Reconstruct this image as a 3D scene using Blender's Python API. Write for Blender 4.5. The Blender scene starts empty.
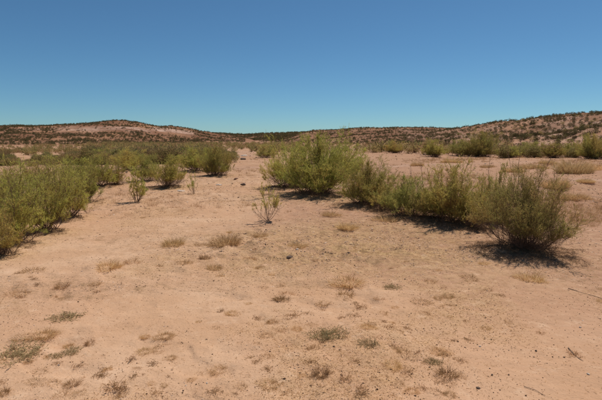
import bpy, bmesh, math
import numpy as np
from mathutils import Vector, Matrix

# ------------------------------------------------------------------ camera, sky, sun, exposure
scene = bpy.context.scene
COL = scene.collection
R = math.radians

CAM_H = 1.75
PITCH = R(7.3)
LENS = 28.0
cam_data = bpy.data.cameras.new('camera')
cam_data.lens = LENS
cam_data.sensor_width = 36.0
cam_data.clip_start = 0.05
cam_data.clip_end = 12000.0
cam = bpy.data.objects.new('camera', cam_data)
COL.objects.link(cam)
cam.location = (0.0, 0.0, CAM_H)
cam.rotation_euler = (math.pi / 2 - PITCH, 0.0, 0.0)
scene.camera = cam

SUN_EL = R(61.0)
SUN_AZ = R(38.0)          # to the right of straight ahead (+Y towards +X)
world = bpy.data.worlds.new('World')
scene.world = world
world.use_nodes = True
wn = world.node_tree.nodes
wl = world.node_tree.links
sky = wn.new('ShaderNodeTexSky')
sky.sky_type = 'NISHITA'
sky.sun_disc = False
sky.sun_elevation = SUN_EL
sky.sun_rotation = SUN_AZ
sky.altitude = 1500.0
sky.air_density = 0.9
sky.dust_density = 0.6
sky.ozone_density = 10.0
bg = wn['Background']
bg.inputs['Strength'].default_value = 0.078
air = wn.new('ShaderNodeMix')                 # the camera's slightly cyan rendering of the clear desert sky
air.data_type = 'RGBA'; air.blend_type = 'MULTIPLY'
air.inputs[0].default_value = 1.0
air.inputs[7].default_value = (0.88, 1.08, 0.98, 1.0)
wl.new(sky.outputs['Color'], air.inputs[6])
wl.new(air.outputs[2], bg.inputs['Color'])

sun_data = bpy.data.lights.new('sun', 'SUN')
sun_data.energy = 4.6
sun_data.angle = R(0.55)
sun_data.color = (1.0, 0.955, 0.88)
sun = bpy.data.objects.new('sun', sun_data)
COL.objects.link(sun)
to_sun = Vector((math.sin(SUN_AZ) * math.cos(SUN_EL), math.cos(SUN_AZ) * math.cos(SUN_EL), math.sin(SUN_EL)))
sun.rotation_euler = to_sun.to_track_quat('Z', 'Y').to_euler()
sun.location = (20, 20, 40)

scene.view_settings.view_transform = 'Standard'
scene.view_settings.look = 'None'
scene.view_settings.exposure = 0.0
scene.view_settings.gamma = 1.0
scene.view_settings.use_curve_mapping = False

# ------------------------------------------------------------------ noise
def _hash(ix, iy, seed):
    h = (ix.astype(np.int64) * 374761393 + iy.astype(np.int64) * 668265263 + seed * 1442695041) & 0xFFFFFFFF
    h = ((h ^ (h >> 13)) * 1274126177) & 0xFFFFFFFF
    h = h ^ (h >> 16)
    return (h & 0xFFFFFF) / float(0xFFFFFF)

def vnoise(x, y, seed=0):
    x = np.asarray(x, float); y = np.asarray(y, float)
    ix = np.floor(x); iy = np.floor(y)
    fx = x - ix; fy = y - iy
    ux = fx * fx * fx * (fx * (fx * 6 - 15) + 10); uy = fy * fy * fy * (fy * (fy * 6 - 15) + 10)
    a = _hash(ix, iy, seed); b = _hash(ix + 1, iy, seed); c = _hash(ix, iy + 1, seed); d = _hash(ix + 1, iy + 1, seed)
    return (a + (b - a) * ux) * (1 - uy) + (c + (d - c) * ux) * uy

def fbm(x, y, seed=0, octaves=4, gain=0.5):
    t = 0.0; amp = 1.0; tot = 0.0; f = 1.0
    for o in range(octaves):
        t = t + amp * (vnoise(x * f + 13.7 * o, y * f - 7.3 * o, seed + o) * 2 - 1)
        tot += amp; amp *= gain; f *= 2.03
    return t / tot

def sstep(a, b, v):
    t = np.clip((v - a) / (b - a), 0, 1)
    return t * t * (3 - 2 * t)

# ------------------------------------------------------------------ bearings measured on the photograph (602 x 400)
F = LENS / 36.0 * 602.0
def ray(px, py):
    px = np.asarray(px, float); py = np.asarray(py, float)
    u = (px - 301.0) / F; v = (200.0 - py) / F
    dx = u
    dy = math.cos(PITCH) + v * math.sin(PITCH)
    dz = -math.sin(PITCH) + v * math.cos(PITCH)
    n = np.hypot(dx, dy)
    return dx / n, dy / n, dz / n           # horizontal unit, slope

def bearing(px):
    a, b, _ = ray(px, 138.0)
    return np.arctan2(a, b)

class Ridge:
    """a ridge line: bearing -> skyline slope, crest distance, foot distance"""
    def __init__(self, rows, seed, rough, shape=0.5):
        rows = np.array(rows, float)
        self.az = bearing(rows[:, 0])
        self.slope = ray(rows[:, 0], rows[:, 1])[2]
        self.rc = rows[:, 2]; self.rf = rows[:, 3]
        self.seed = seed; self.rough = rough; self.shape = shape
    def at(self, az):
        s = np.interp(az, self.az, self.slope)
        rc = np.interp(az, self.az, self.rc); rf = np.interp(az, self.az, self.rf)
        return CAM_H + rc * s, rc, rf
    def height(self, az, r, x, y):
        H, rc, rf = self.at(az)
        t = np.clip((r - rf) / (rc - rf), 0, 1)
        p = self.shape * t + (1 - self.shape) * t * t * (3 - 2 * t)
        z = H * p - np.clip(r - rc, 0, None) * 0.022
        sc = self.rough
        gul = fbm(x / (sc * 9), y / (sc * 9), self.seed, 5, 0.55)
        rid = 1 - np.abs(fbm(x / (sc * 14), y / (sc * 14), self.seed + 9, 4, 0.5)) * 2
        z = z + (gul * 0.9 + (rid - 0.6) * 0.8) * sc * 0.55 * np.clip(4 * t * (1.12 - t), 0, 1) * np.clip(H / 8.0, 0.1, 1)
        return np.where(t > 0, z, -60.0)

LEFT_RIDGE = Ridge([(-420, 150, 420, 230), (-260, 128, 380, 210), (-100, 125, 340, 190), (0, 126.3, 330, 185), (20, 125.8, 330, 185), (45, 126.3, 335, 188), (60, 125.2, 340, 190),
                    (80, 124.3, 345, 190), (100, 122.7, 355, 195), (112, 121.5, 360, 200), (125, 121.2, 365, 200), (140, 122.8, 370, 205), (153, 126.0, 375, 210),
                    (160, 127.0, 380, 215), (172, 126.8, 380, 220), (186, 128.6, 390, 230), (200, 131.3, 400, 240), (222, 134.0, 420, 260), (250, 139.0, 450, 300), (270, 146, 460, 330)], 11, 2.6, 0.55)
MID_RIDGE = Ridge([(275, 142, 520, 260), (300, 133.0, 470, 220), (312, 130.8, 450, 200), (322, 130.3, 440, 190), (335, 130.2, 430, 180), (352, 128.6, 420, 160), (368, 127.6, 410, 150),
                   (395, 128.0, 400, 140), (430, 128.2, 380, 130), (460, 128.5, 360, 120), (500, 130, 350, 130), (560, 134, 350, 150), (640, 142, 350, 180)], 23, 2.4, 0.6)
RIGHT_RIDGE = Ridge([(395, 142, 300, 150), (430, 133.0, 260, 118), (455, 129.0, 235, 100), (470, 126.6, 225, 93), (485, 124.0, 215, 88), (500, 121.6, 205, 84), (530, 118.3, 195, 80), (560, 115.4, 185, 77),
                     (580, 113.3, 178, 75), (602, 111.4, 170, 73), (680, 104, 160, 70), (900, 100, 170, 80), (1300, 122, 200, 110), (1700, 142, 250, 160)], 37, 2.0, 0.7)
FAR_RIDGE = Ridge([(-1200, 142, 1000, 600), (-500, 134, 900, 500), (0, 131.5, 850, 450), (150, 132.0, 820, 430), (200, 133.0, 800, 420), (222, 133.9, 780, 420), (245, 135.2, 760, 400), (262, 133.9, 720, 380), (285, 133.7, 700, 360), (300, 132.8, 690, 340),
                   (330, 131, 690, 340), (450, 129.5, 720, 360), (700, 128, 800, 420), (1500, 142, 900, 600)], 51, 3.4, 0.6)
RIDGES = (LEFT_RIDGE, MID_RIDGE, RIGHT_RIDGE, FAR_RIDGE)

def floor_height(x, y):
    r = np.hypot(x, y)
    z = 0.07 * fbm(x / 6.5, y / 6.5, 3, 3) * sstep(1.5, 7, r)
    z = z + 0.22 * fbm(x / 26, y / 26, 5, 3) * sstep(14, 60, r)
    # low eroded bank behind the right-hand shrubs
    bank = sstep(0.0, 1.4, y - 13.5 - 0.12 * x + 1.2 * fbm(x / 4.0, y / 4.0, 8, 3)) * sstep(3.0, 6.5, x) * 0.22
    rough = sstep(9, 20, r) * (1 - 0.5 * sstep(70, 140, r))
    z = z + rough * (0.045 * fbm(x / 1.7, y / 1.7, 87, 4, 0.6) + 0.05 * np.clip(fbm(x / 2.6 + 3, y / 2.6, 89, 3) - 0.15, 0, 1))
    return z + bank

def detail_height(x, y):
    r = np.hypot(x, y)
    near = 1 - sstep(30, 60, r)
    d = 0.013 * fbm(x / 0.75, y / 0.75, 61, 4, 0.55)
    d = d + 0.006 * fbm(x / 0.16, y / 0.16, 67, 3, 0.6)
    pits = np.clip(fbm(x / 0.33, y / 0.33, 71, 2) - 0.33, 0, 1)
    lump = np.clip(fbm(x / 0.55 + 4, y / 0.55, 75, 3) - 0.22, 0, 1)
    patch = sstep(-0.15, 0.35, fbm(x / 2.6, y / 2.6, 79, 3))
    gx, gy = LUMPY
    rag = np.exp(-(((x - gx) / 3.0) ** 2 + ((y - gy) / 2.2) ** 2)) + 0.8 * np.exp(-(((x + 0.6) / 2.6) ** 2 + ((y - 7.6) / 1.5) ** 2)) + 0.7 * sstep(8, 16, r)
    d = d - 0.045 * pits * (0.35 + patch + 0.5 * rag) + 0.07 * lump * (patch + 1.5 * rag) + 0.034 * rag * fbm(x / 0.22, y / 0.22, 91, 3, 0.6)
    # small run-off ledges
    w = fbm(x / 1.9, y / 1.3, 83, 3)
    d = d + 0.016 * (sstep(0.03, 0.075, w) + sstep(-0.26, -0.22, w)) * (0.4 + 0.6 * patch)
    return d * near

LUMPY = (1.9, 8.2)      # trampled, litter-strewn ground round the right-hand shrubs
MOUNDS = []      # filled with (x, y, radius, height) of the sand heaped round shrubs

def height(x, y, detail=True):
    x = np.asarray(x, float); y = np.asarray(y, float)
    r = np.hypot(x, y); az = np.arctan2(x, y)
    z = floor_height(x, y)
    if detail:
        z = z + detail_height(x, y)
    for mx, my, mr, mh in MOUNDS:
        z = z + mh * np.exp(-((x - mx) ** 2 + (y - my) ** 2) / (mr * mr))
    for rd in RIDGES:
        z = np.maximum(z, rd.height(az, r, x, y))
    return z

def spot(px, py):
    """where the sight line at this bearing and dip meets the valley floor"""
    a, b, s = ray(px, py)
    t = CAM_H / max(-float(s), 0.004)
    for _ in range(12):
        h = float(floor_height(np.array(a * t), np.array(b * t)))
        t = 0.5 * t + 0.5 * (CAM_H - h) / max(-float(s), 0.004)
    return float(a * t), float(b * t)

# ------------------------------------------------------------------ materials
def new_mat(name):
    m = bpy.data.materials.new(name)
    m.use_nodes = True
    nt = m.node_tree
    for n in list(nt.nodes):
        nt.nodes.remove(n)
    out = nt.nodes.new('ShaderNodeOutputMaterial')
    return m, nt, out

def N(nt, kind, **kw):
    n = nt.nodes.new(kind)
    for k, v in kw.items():
        setattr(n, k, v)
    return n

def mixc(nt, fac, a, b, mode='MIX'):
    n = N(nt, 'ShaderNodeMix', data_type='RGBA', blend_type=mode)
    for sock, v in ((n.inputs[0], fac), (n.inputs[6], a), (n.inputs[7], b)):
        if isinstance(v, bpy.types.NodeSocket):
            nt.links.new(v, sock)
        elif isinstance(v, (tuple, list)):
            sock.default_value = (v[0], v[1], v[2], 1)
        else:
            sock.default_value = v
    return n.outputs[2]

def noise(nt, vec, scale, detail=4, rough=0.55):
    n = N(nt, 'ShaderNodeTexNoise')
    n.inputs['Scale'].default_value = scale
    n.inputs['Detail'].default_value = detail
    n.inputs['Roughness'].default_value = rough
    nt.links.new(vec, n.inputs['Vector'])
    return n.outputs['Fac']

def ramp(nt, fac, lo, hi):
    n = N(nt, 'ShaderNodeMapRange')
    n.interpolation_type = 'SMOOTHSTEP'
    n.inputs['From Min'].default_value = lo
    n.inputs['From Max'].default_value = hi
    nt.links.new(fac, n.inputs['Value'])
    return n.outputs['Result']

def mul(nt, a, b):
    n = N(nt, 'ShaderNodeMath', operation='MULTIPLY')
    for s, v in ((n.inputs[0], a), (n.inputs[1], b)):
        if isinstance(v, bpy.types.NodeSocket):
            nt.links.new(v, s)
        else:
            s.default_value = v
    return n.outputs[0]

def attr(nt, name):
    return N(nt, 'ShaderNodeAttribute', attribute_name=name).outputs['Fac']

def soil_material():
    m, nt, out = new_mat('desert_soil')
    pos = N(nt, 'ShaderNodeNewGeometry').outputs['Position']
    n_big = noise(nt, pos, 0.23, 4)
    n_mid = noise(nt, pos, 1.1, 5, 0.6)
    n_small = noise(nt, pos, 7.0, 5, 0.65)
    n_grain = noise(nt, pos, 75.0, 3, 0.7)
    n_far = noise(nt, pos, 0.035, 6, 0.65)
    sand = mixc(nt, ramp(nt, n_mid, 0.35, 0.68), (0.472, 0.276, 0.160), (0.535, 0.334, 0.208))
    sand = mixc(nt, ramp(nt, n_big, 0.42, 0.60), sand, (0.470, 0.268, 0.156))
    pink = mixc(nt, ramp(nt, n_small, 0.35, 0.7), (0.345, 0.182, 0.110), (0.415, 0.236, 0.148))
    c = mixc(nt, attr(nt, 'pink'), sand, pink)
    straw = mixc(nt, ramp(nt, n_small, 0.38, 0.62), (0.350, 0.205, 0.088), (0.495, 0.318, 0.152))
    c = mixc(nt, mul(nt, attr(nt, 'litter'), ramp(nt, n_small, 0.25, 0.6)), c, straw)
    # crusts, stains and pale worn skin
    n_crust = noise(nt, pos, 5.5, 7, 0.75)
    ragged = attr(nt, 'ragged')
    c = mixc(nt, mul(nt, mul(nt, ramp(nt, n_crust, 0.50, 0.63), ragged), 0.75), c, (0.290, 0.170, 0.088))
    c = mixc(nt, mul(nt, ramp(nt, n_crust, 0.46, 0.33), 0.45), c, (0.590, 0.392, 0.258))
    c = mixc(nt, mul(nt, mul(nt, ramp(nt, noise(nt, pos, 10.0, 7, 0.8), 0.48, 0.58), attr(nt, 'litter')), 0.8), c, (0.245, 0.140, 0.062))
    c = mixc(nt, mul(nt, mul(nt, ramp(nt, noise(nt, pos, 24.0, 5, 0.75), 0.55, 0.66), ragged), 0.7), c, (0.225, 0.130, 0.072))
    c = mixc(nt, mul(nt, ramp(nt, n_small, 0.60, 0.74), 0.38), c, (0.265, 0.150, 0.088))
    c = mixc(nt, mul(nt, ramp(nt, n_grain, 0.58, 0.72), 0.42), c, (0.235, 0.135, 0.085))
    c = mixc(nt, mul(nt, ramp(nt, n_grain, 0.42, 0.28), 0.35), c, (0.62, 0.43, 0.30))
    n_bank = noise(nt, pos, 0.3, 6, 0.75)
    n_flat = noise(nt, pos, 0.75, 6, 0.78)
    red = mixc(nt, ramp(nt, n_far, 0.35, 0.65), (0.325, 0.165, 0.092), (0.420, 0.238, 0.140))
    red = mixc(nt, mul(nt, ramp(nt, n_bank, 0.5, 0.7), 0.6), red, (0.205, 0.100, 0.056))
    red = mixc(nt, mul(nt, ramp(nt, n_flat, 0.50, 0.66), 0.62), red, (0.200, 0.112, 0.070))
    red = mixc(nt, mul(nt, ramp(nt, n_flat, 0.47, 0.34), 0.5), red, (0.500, 0.330, 0.225))
    c = mixc(nt, attr(nt, 'red'), c, red)
    rust = mixc(nt, ramp(nt, n_far, 0.38, 0.62), (0.165, 0.072, 0.036), (0.300, 0.148, 0.078))
    rust = mixc(nt, mul(nt, ramp(nt, n_bank, 0.48, 0.62), 0.7), rust, (0.105, 0.056, 0.032))
    c = mixc(nt, attr(nt, 'rust'), c, rust)
    pale = mixc(nt, ramp(nt, noise(nt, pos, 0.16, 5, 0.7), 0.38, 0.66), (0.330, 0.185, 0.125), (0.500, 0.340, 0.255))
    pale = mixc(nt, mul(nt, ramp(nt, n_flat, 0.50, 0.64), 0.55), pale, (0.240, 0.125, 0.080))
    c = mixc(nt, mul(nt, attr(nt, 'pale'), ramp(nt, n_bank, 0.66, 0.46)), c, pale)
    b = N(nt, 'ShaderNodeBsdfPrincipled')
    b.inputs['Roughness'].default_value = 0.95
    b.inputs['Specular IOR Level'].default_value = 0.1
    nt.links.new(c, b.inputs['Base Color'])
    h1 = mul(nt, n_small, 0.045); h2 = mul(nt, n_grain, 0.006)
    add = N(nt, 'ShaderNodeMath', operation='ADD')
    nt.links.new(h1, add.inputs[0]); nt.links.new(h2, add.inputs[1])
    bump = N(nt, 'ShaderNodeBump')
    bs = N(nt, 'ShaderNodeMapRange')
    bs.inputs['To Min'].default_value = 0.55; bs.inputs['To Max'].default_value = 1.0
    nt.links.new(ragged, bs.inputs['Value']); nt.links.new(bs.outputs[0], bump.inputs['Strength'])
    bump.inputs['Distance'].default_value = 1.0
    nt.links.new(add.outputs[0], bump.inputs['Height'])
    nt.links.new(bump.outputs['Normal'], b.inputs['Normal'])
    nt.links.new(b.outputs['BSDF'], out.inputs['Surface'])
    return m

def leaf_material(name, cols, trans=0.35, vary=0.25, hue=0.004):
    """cols: colours along the per-leaf tint, yellowed to green"""
    m, nt, out = new_mat(name)
    cr = N(nt, 'ShaderNodeValToRGB')
    els = cr.color_ramp.elements
    while len(els) < len(cols):
        els.new(0.5)
    for i, c in enumerate(cols):
        els[i].position = i / (len(cols) - 1)
        els[i].color = (c[0], c[1], c[2], 1)
    nt.links.new(attr(nt, 'tint'), cr.inputs['Fac'])
    rnd = N(nt, 'ShaderNodeObjectInfo').outputs['Random']
    hsv = N(nt, 'ShaderNodeHueSaturation')
    mr = N(nt, 'ShaderNodeMapRange')
    mr.inputs['To Min'].default_value = 1 - vary; mr.inputs['To Max'].default_value = 1 + vary
    nt.links.new(rnd, mr.inputs['Value']); nt.links.new(mr.outputs[0], hsv.inputs['Value'])
    nt.links.new(cr.outputs['Color'], hsv.inputs['Color'])
    rn2 = N(nt, 'ShaderNodeMath', operation='MULTIPLY_ADD'); rn2.inputs[1].default_value = 7.31; rn2.inputs[2].default_value = 0.0
    nt.links.new(rnd, rn2.inputs[0])
    fr = N(nt, 'ShaderNodeMath', operation='FRACT'); nt.links.new(rn2.outputs[0], fr.inputs[0])
    hr = N(nt, 'ShaderNodeMapRange'); hr.inputs['To Min'].default_value = 0.5 - hue * 1.2; hr.inputs['To Max'].default_value = 0.5 + hue
    nt.links.new(fr.outputs[0], hr.inputs['Value']); nt.links.new(hr.outputs[0], hsv.inputs['Hue'])
    d = N(nt, 'ShaderNodeBsdfDiffuse'); t = N(nt, 'ShaderNodeBsdfTranslucent')
    nt.links.new(hsv.outputs['Color'], d.inputs['Color']); nt.links.new(hsv.outputs['Color'], t.inputs['Color'])
    mx = N(nt, 'ShaderNodeMixShader'); mx.inputs[0].default_value = trans
    nt.links.new(d.outputs[0], mx.inputs[1]); nt.links.new(t.outputs[0], mx.inputs[2])
    nt.links.new(mx.outputs[0], out.inputs['Surface'])
    return m

def plain_material(name, a, b, scale=30.0, rough=0.85):
    m, nt, out = new_mat(name)
    pos = N(nt, 'ShaderNodeTexCoord').outputs['Object']
    c = mixc(nt, ramp(nt, noise(nt, pos, scale, 5, 0.65), 0.35, 0.65), a, b)
    p = N(nt, 'ShaderNodeBsdfPrincipled')
    p.inputs['Roughness'].default_value = rough
    p.inputs['Specular IOR Level'].default_value = 0.2
    nt.links.new(c, p.inputs['Base Color'])
    bump = N(nt, 'ShaderNodeBump'); bump.inputs['Strength'].default_value = 0.4; bump.inputs['Distance'].default_value = 0.01
    nt.links.new(noise(nt, pos, scale * 2, 4, 0.7), bump.inputs['Height'])
    nt.links.new(bump.outputs['Normal'], p.inputs['Normal'])
    nt.links.new(p.outputs[0], out.inputs['Surface'])
    return m

M_SOIL = soil_material()
M_LEAF = leaf_material('tamarisk_leaf', [(0.520, 0.310, 0.125), (0.580, 0.440, 0.125), (0.570, 0.500, 0.128), (0.490, 0.490, 0.122), (0.370, 0.405, 0.110)], 0.5, 0.20, 0.018)
M_LEAF_OLIVE = leaf_material('olive_leaf', [(0.500, 0.295, 0.135), (0.530, 0.380, 0.132), (0.510, 0.425, 0.130), (0.445, 0.425, 0.124), (0.350, 0.365, 0.114)], 0.5, 0.20, 0.014)
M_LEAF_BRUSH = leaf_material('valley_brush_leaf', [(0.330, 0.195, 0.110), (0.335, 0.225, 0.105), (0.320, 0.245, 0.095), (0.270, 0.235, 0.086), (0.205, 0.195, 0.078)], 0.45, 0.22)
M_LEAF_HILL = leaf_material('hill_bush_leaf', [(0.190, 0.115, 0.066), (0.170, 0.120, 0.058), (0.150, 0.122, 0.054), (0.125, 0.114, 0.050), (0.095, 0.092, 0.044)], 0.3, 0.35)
M_STRAW = leaf_material('dry_straw', [(0.460, 0.255, 0.112), (0.590, 0.372, 0.172), (0.680, 0.468, 0.235), (0.740, 0.545, 0.305)], 0.45, 0.15)
M_GREYGREEN = leaf_material('grey_green_herb', [(0.440, 0.285, 0.155), (0.450, 0.335, 0.175), (0.420, 0.340, 0.170), (0.370, 0.320, 0.160)], 0.4, 0.15)
M_DARKSTRAW = leaf_material('weathered_straw', [(0.290, 0.160, 0.080), (0.430, 0.255, 0.125), (0.550, 0.355, 0.180), (0.640, 0.445, 0.240)], 0.45, 0.15)
M_BARK = plain_material('tamarisk_bark', (0.130, 0.072, 0.046), (0.230, 0.140, 0.090), 40)
M_DEADWOOD = plain_material('dead_wood', (0.100, 0.066, 0.046), (0.200, 0.140, 0.100), 60)
M_DEADTWIG = plain_material('dead_twig', (0.200, 0.110, 0.056), (0.340, 0.205, 0.112), 3.0)
M_DARKSTONE = plain_material('dark_stone', (0.085, 0.052, 0.037), (0.170, 0.108, 0.074), 25)
M_PALESTONE = plain_material('pale_stone', (0.430, 0.330, 0.260), (0.580, 0.470, 0.380), 14)
M_REDSTONE = plain_material('red_stone', (0.230, 0.120, 0.075), (0.340, 0.195, 0.125), 12)
M_CLOD = leaf_material('soil_clod', [(0.130, 0.074, 0.045), (0.250, 0.145, 0.088), (0.400, 0.240, 0.150), (0.600, 0.470, 0.360)], 0.0, 0.0)

# ------------------------------------------------------------------ mesh helpers
def mesh_np(name, V, Fc, mat, attrs=None, smooth=False):
    """V (n,3), Fc (m,k) index array"""
    V = np.asarray(V, np.float32); Fc = np.asarray(Fc, np.int32)
    me = bpy.data.meshes.new(name)
    k = Fc.shape[1]; m = Fc.shape[0]
    me.vertices.add(len(V)); me.vertices.foreach_set('co', V.ravel())
    me.loops.add(m * k); me.loops.foreach_set('vertex_index', Fc.ravel())
    me.polygons.add(m)
    me.polygons.foreach_set('loop_start', np.arange(0, m * k, k, dtype=np.int32))
    if smooth:
        me.polygons.foreach_set('use_smooth', np.ones(m, bool))
    for an, av in (attrs or {}).items():
        a = me.attributes.new(an, 'FLOAT', 'POINT')
        a.data.foreach_set('value', np.asarray(av, np.float32))
    me.materials.append(mat)
    me.update(calc_edges=True)
    return me

def link(name, me, parent=None, loc=(0, 0, 0), rz=0.0, scale=(1, 1, 1)):
    o = bpy.data.objects.new(name, me)
    COL.objects.link(o)
    o.parent = parent
    o.location = loc; o.rotation_euler = (0, 0, rz); o.scale = scale
    return o

def tag(o, label, cat, group=None, kind=None):
    if label: o['label'] = label
    if cat: o['category'] = cat
    if group: o['group'] = group
    if kind: o['kind'] = kind
    return o

def unit(v):
    return v / np.maximum(np.linalg.norm(v, axis=-1, keepdims=True), 1e-9)

def tubes(P, r0, r1, sides=3):
    """P (n,k,3) polylines, r0/r1 (n,) radii at the ends -> verts, quads"""
    n, k, _ = P.shape
    T = np.gradient(P, axis=1); T = unit(T)
    ref = np.where(np.abs(T[..., 2:3]) > 0.9, np.array([1.0, 0, 0]), np.array([0, 0, 1.0]))
    A = unit(np.cross(T, ref)); B = np.cross(T, A)
    s = np.linspace(0, 1, k)[None, :, None]
    rad = r0[:, None, None] * (1 - s) + r1[:, None, None] * s
    ang = np.arange(sides) * 2 * math.pi / sides
    V = P[:, :, None, :] + rad[..., None] * (A[:, :, None, :] * np.cos(ang)[None, None, :, None] + B[:, :, None, :] * np.sin(ang)[None, None, :, None])
    V = V.reshape(-1, 3)
    i = np.arange(n)[:, None, None] * k * sides; j = np.arange(k - 1)[None, :, None] * sides; q = np.arange(sides)[None, None, :]
    q2 = (q + 1) % sides
    Fc = np.stack([i + j + q, i + j + q2, i + j + sides + q2, i + j + sides + q], -1).reshape(-1, 4)
    return V, Fc

def sample(P, idx, s):
    """points and tangents at parameter s on polylines P[idx]"""
    k = P.shape[1]
    f = np.clip(s, 0, 0.9999) * (k - 1)
    i = f.astype(int); t = (f - i)[:, None]
    a = P[idx, i]; b = P[idx, i + 1]
    return a * (1 - t) + b * t, unit(b - a)

def blades(p, d, l, w, rng):
    """one slender triangle per leaf"""
    n = len(p)
    side = unit(np.cross(d, rng.normal(size=(n, 3))))
    V = np.stack([p - side * w[:, None] * 0.5, p + side * w[:, None] * 0.5, p + d * l[:, None]], 1).reshape(-1, 3)
    return V, np.arange(n * 3).reshape(-1, 3)

def grow(seed, H, W, nst, nsec, nter, nleaf, leaf_l, leaf_w, base=0.12, up=0.35, thmax=72, leaf_from=0.25, depth=None,
         stem_r=0.011, brown=0.2, flop=0.0, droop=0.0, lean=(0, 0), sides=3):
    """a bush of slender stems: -> (stem verts, quads), (leaf verts, tris, tint)"""
    rng = np.random.default_rng(seed)
    D = depth or W
    th = rng.random(nst) ** 0.66 * R(thmax)
    ph = rng.random(nst) * 2 * math.pi
    rx = ((np.cos(th) / H) ** 2.5 + (np.sin(th) / (0.5 * np.sqrt((W * np.cos(ph)) ** 2 + (D * np.sin(ph)) ** 2))) ** 2.5) ** (-0.4)
    # uneven outline
    lob = 0.80 + 0.26 * vnoise(ph * 1.3 + 5, th * 2.4, seed)
    L = rx * lob * (0.76 + 0.22 * rng.random(nst))
    d = np.stack([np.sin(th) * np.cos(ph), np.sin(th) * np.sin(ph), np.cos(th)], -1)
    k = 8
    s = np.linspace(0, 1, k)[None, :, None]
    b = np.stack([rng.normal(size=nst) * base * W, rng.normal(size=nst) * base * D, np.full(nst, -0.03 * H)], -1)
    bend = np.stack([d[:, 0] * -0.1 + lean[0], d[:, 1] * -0.1 + lean[1], up * np.sin(th) - flop * rng.random(nst) - droop * np.sin(th)], -1)
    P = b[:, None] + L[:, None, None] * (d[:, None] * s + bend[:, None] * (s * s - 0.35 * s))
    wig = np.cumsum(rng.normal(size=(nst, k, 3)) * 0.018, 1) * L[:, None, None]
    P = P + wig * s
    P[:, :, 2] = np.maximum(P[:, :, 2], np.where(s[..., 0] > 0.15, 0.02 * H, -0.04 * H))
    def tame(Q):
        Q[..., 2] = np.where(Q[..., 2] > 0.86 * H, 0.86 * H + (Q[..., 2] - 0.86 * H) * 0.45, Q[..., 2])
        return Q
    P = tame(P)
    sv, sf = [], []; off = 0
    def addt(PP, r0, r1):
        nonlocal off
        v, f = tubes(PP, r0, r1, sides)
        sv.append(v); sf.append(f + off); off += len(v)
    addt(P, stem_r * (0.6 + 0.7 * rng.random(nst)), np.full(nst, stem_r * 0.16))
    # secondaries
    n2 = nst * nsec
    i2 = np.repeat(np.arange(nst), nsec); s2 = 0.22 + 0.78 * rng.random(n2) ** 0.8
    p2, t2 = sample(P, i2, s2)
    d2 = unit(t2 + rng.normal(size=(n2, 3)) * 0.6 + np.array([0, 0, 0.12 - droop * 0.5]))
    l2 = L[i2] * (0.46 - 0.27 * s2) * (0.5 + 0.8 * rng.random(n2))
    s5 = np.linspace(0, 1, 5)[None, :, None]
    P2 = p2[:, None] + l2[:, None, None] * (d2[:, None] * s5 + np.array([0, 0, 0.12 - droop * 0.5]) * s5 * s5 + np.cumsum(rng.normal(size=(n2, 5, 3)) * 0.05, 1) * s5)
    P2 = tame(P2)
    addt(P2, np.full(n2, stem_r * 0.34), np.full(n2, stem_r * 0.12))
    # twigs
    n3 = n2 * nter
    i3 = np.repeat(np.arange(n2), nter); s3 = 0.15 + 0.85 * rng.random(n3)
    p3, t3 = sample(P2, i3, s3)
    d3 = unit(t3 + rng.normal(size=(n3, 3)) * 0.75 + np.array([0, 0, 0.15 - droop * 0.6]))
    l3 = l2[i3] * (0.55 - 0.2 * s3) * (0.5 + 0.8 * rng.random(n3))
    s4 = np.linspace(0, 1, 3)[None, :, None]
    P3 = p3[:, None] + l3[:, None, None] * (d3[:, None] * s4 + np.array([0, 0, 0.1 - droop]) * s4 * s4)
    if n3:
        addt(P3, np.full(n3, stem_r * 0.17), np.full(n3, stem_r * 0.09))
    # leaves along twigs and secondaries
    lv = None
    if nleaf:
        na = int(nleaf * 0.72); nb = nleaf - na
        ia = rng.integers(0, n3, na); pa, ta = sample(P3, ia, rng.random(na))
        ib = rng.integers(0, n2, nb); pb, tb = sample(P2, ib, 0.1 + 0.9 * rng.random(nb))
        p = np.concatenate([pa, pb]); t = np.concatenate([ta, tb])
        src = np.concatenate([i3[ia], ib])
        stem = i2[src]
        keep = p[:, 2] > leaf_from * H * (0.35 + 0.9 * vnoise(p[:, 0] * 6 / W + 9, p[:, 1] * 6 / W, seed + 4))
        p, t, stem, src = p[keep], t[keep], stem[keep], src[keep]
        n = len(p)
        dl = unit(t + rng.normal(size=(n, 3)) * 0.55 + np.array([0, 0, 0.15 - droop * 0.3]))
        l = leaf_l * (0.5 + rng.random(n)); w = leaf_w * (0.6 + 0.8 * rng.random(n))
        V, Fl = blades(p, dl, l, w, rng)
        clump = vnoise(p[:, 0] * 5 / W + 3, p[:, 2] * 5 / H + p[:, 1] * 3 / W, seed + 7)
        tint = np.clip(0.62 - brown + 0.42 * (clump - 0.5) + 0.24 * rng.normal(size=n) * 0.6 + 0.18 * (rng.random(nst)[stem] - 0.5), 0, 1)
        lv = (V, Fl, np.repeat(tint, 3))
    return (np.concatenate(sv), np.concatenate(sf)), lv

class Proto:
    def __init__(self, name, mleaf, mstem, **kw):
        (sv, sf), lv = grow(**kw)
        self.H = kw['H']; self.W = kw['W']
        self.stem = mesh_np(name + '_stems', sv, sf, mstem, smooth=True)
        self.leaf = mesh_np(name + '_foliage', lv[0], lv[1], mleaf, {'tint': lv[2]}) if lv else None

def ground_z(x, y):
    return float(height(np.array([x]), np.array([y]))[0])

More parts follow.
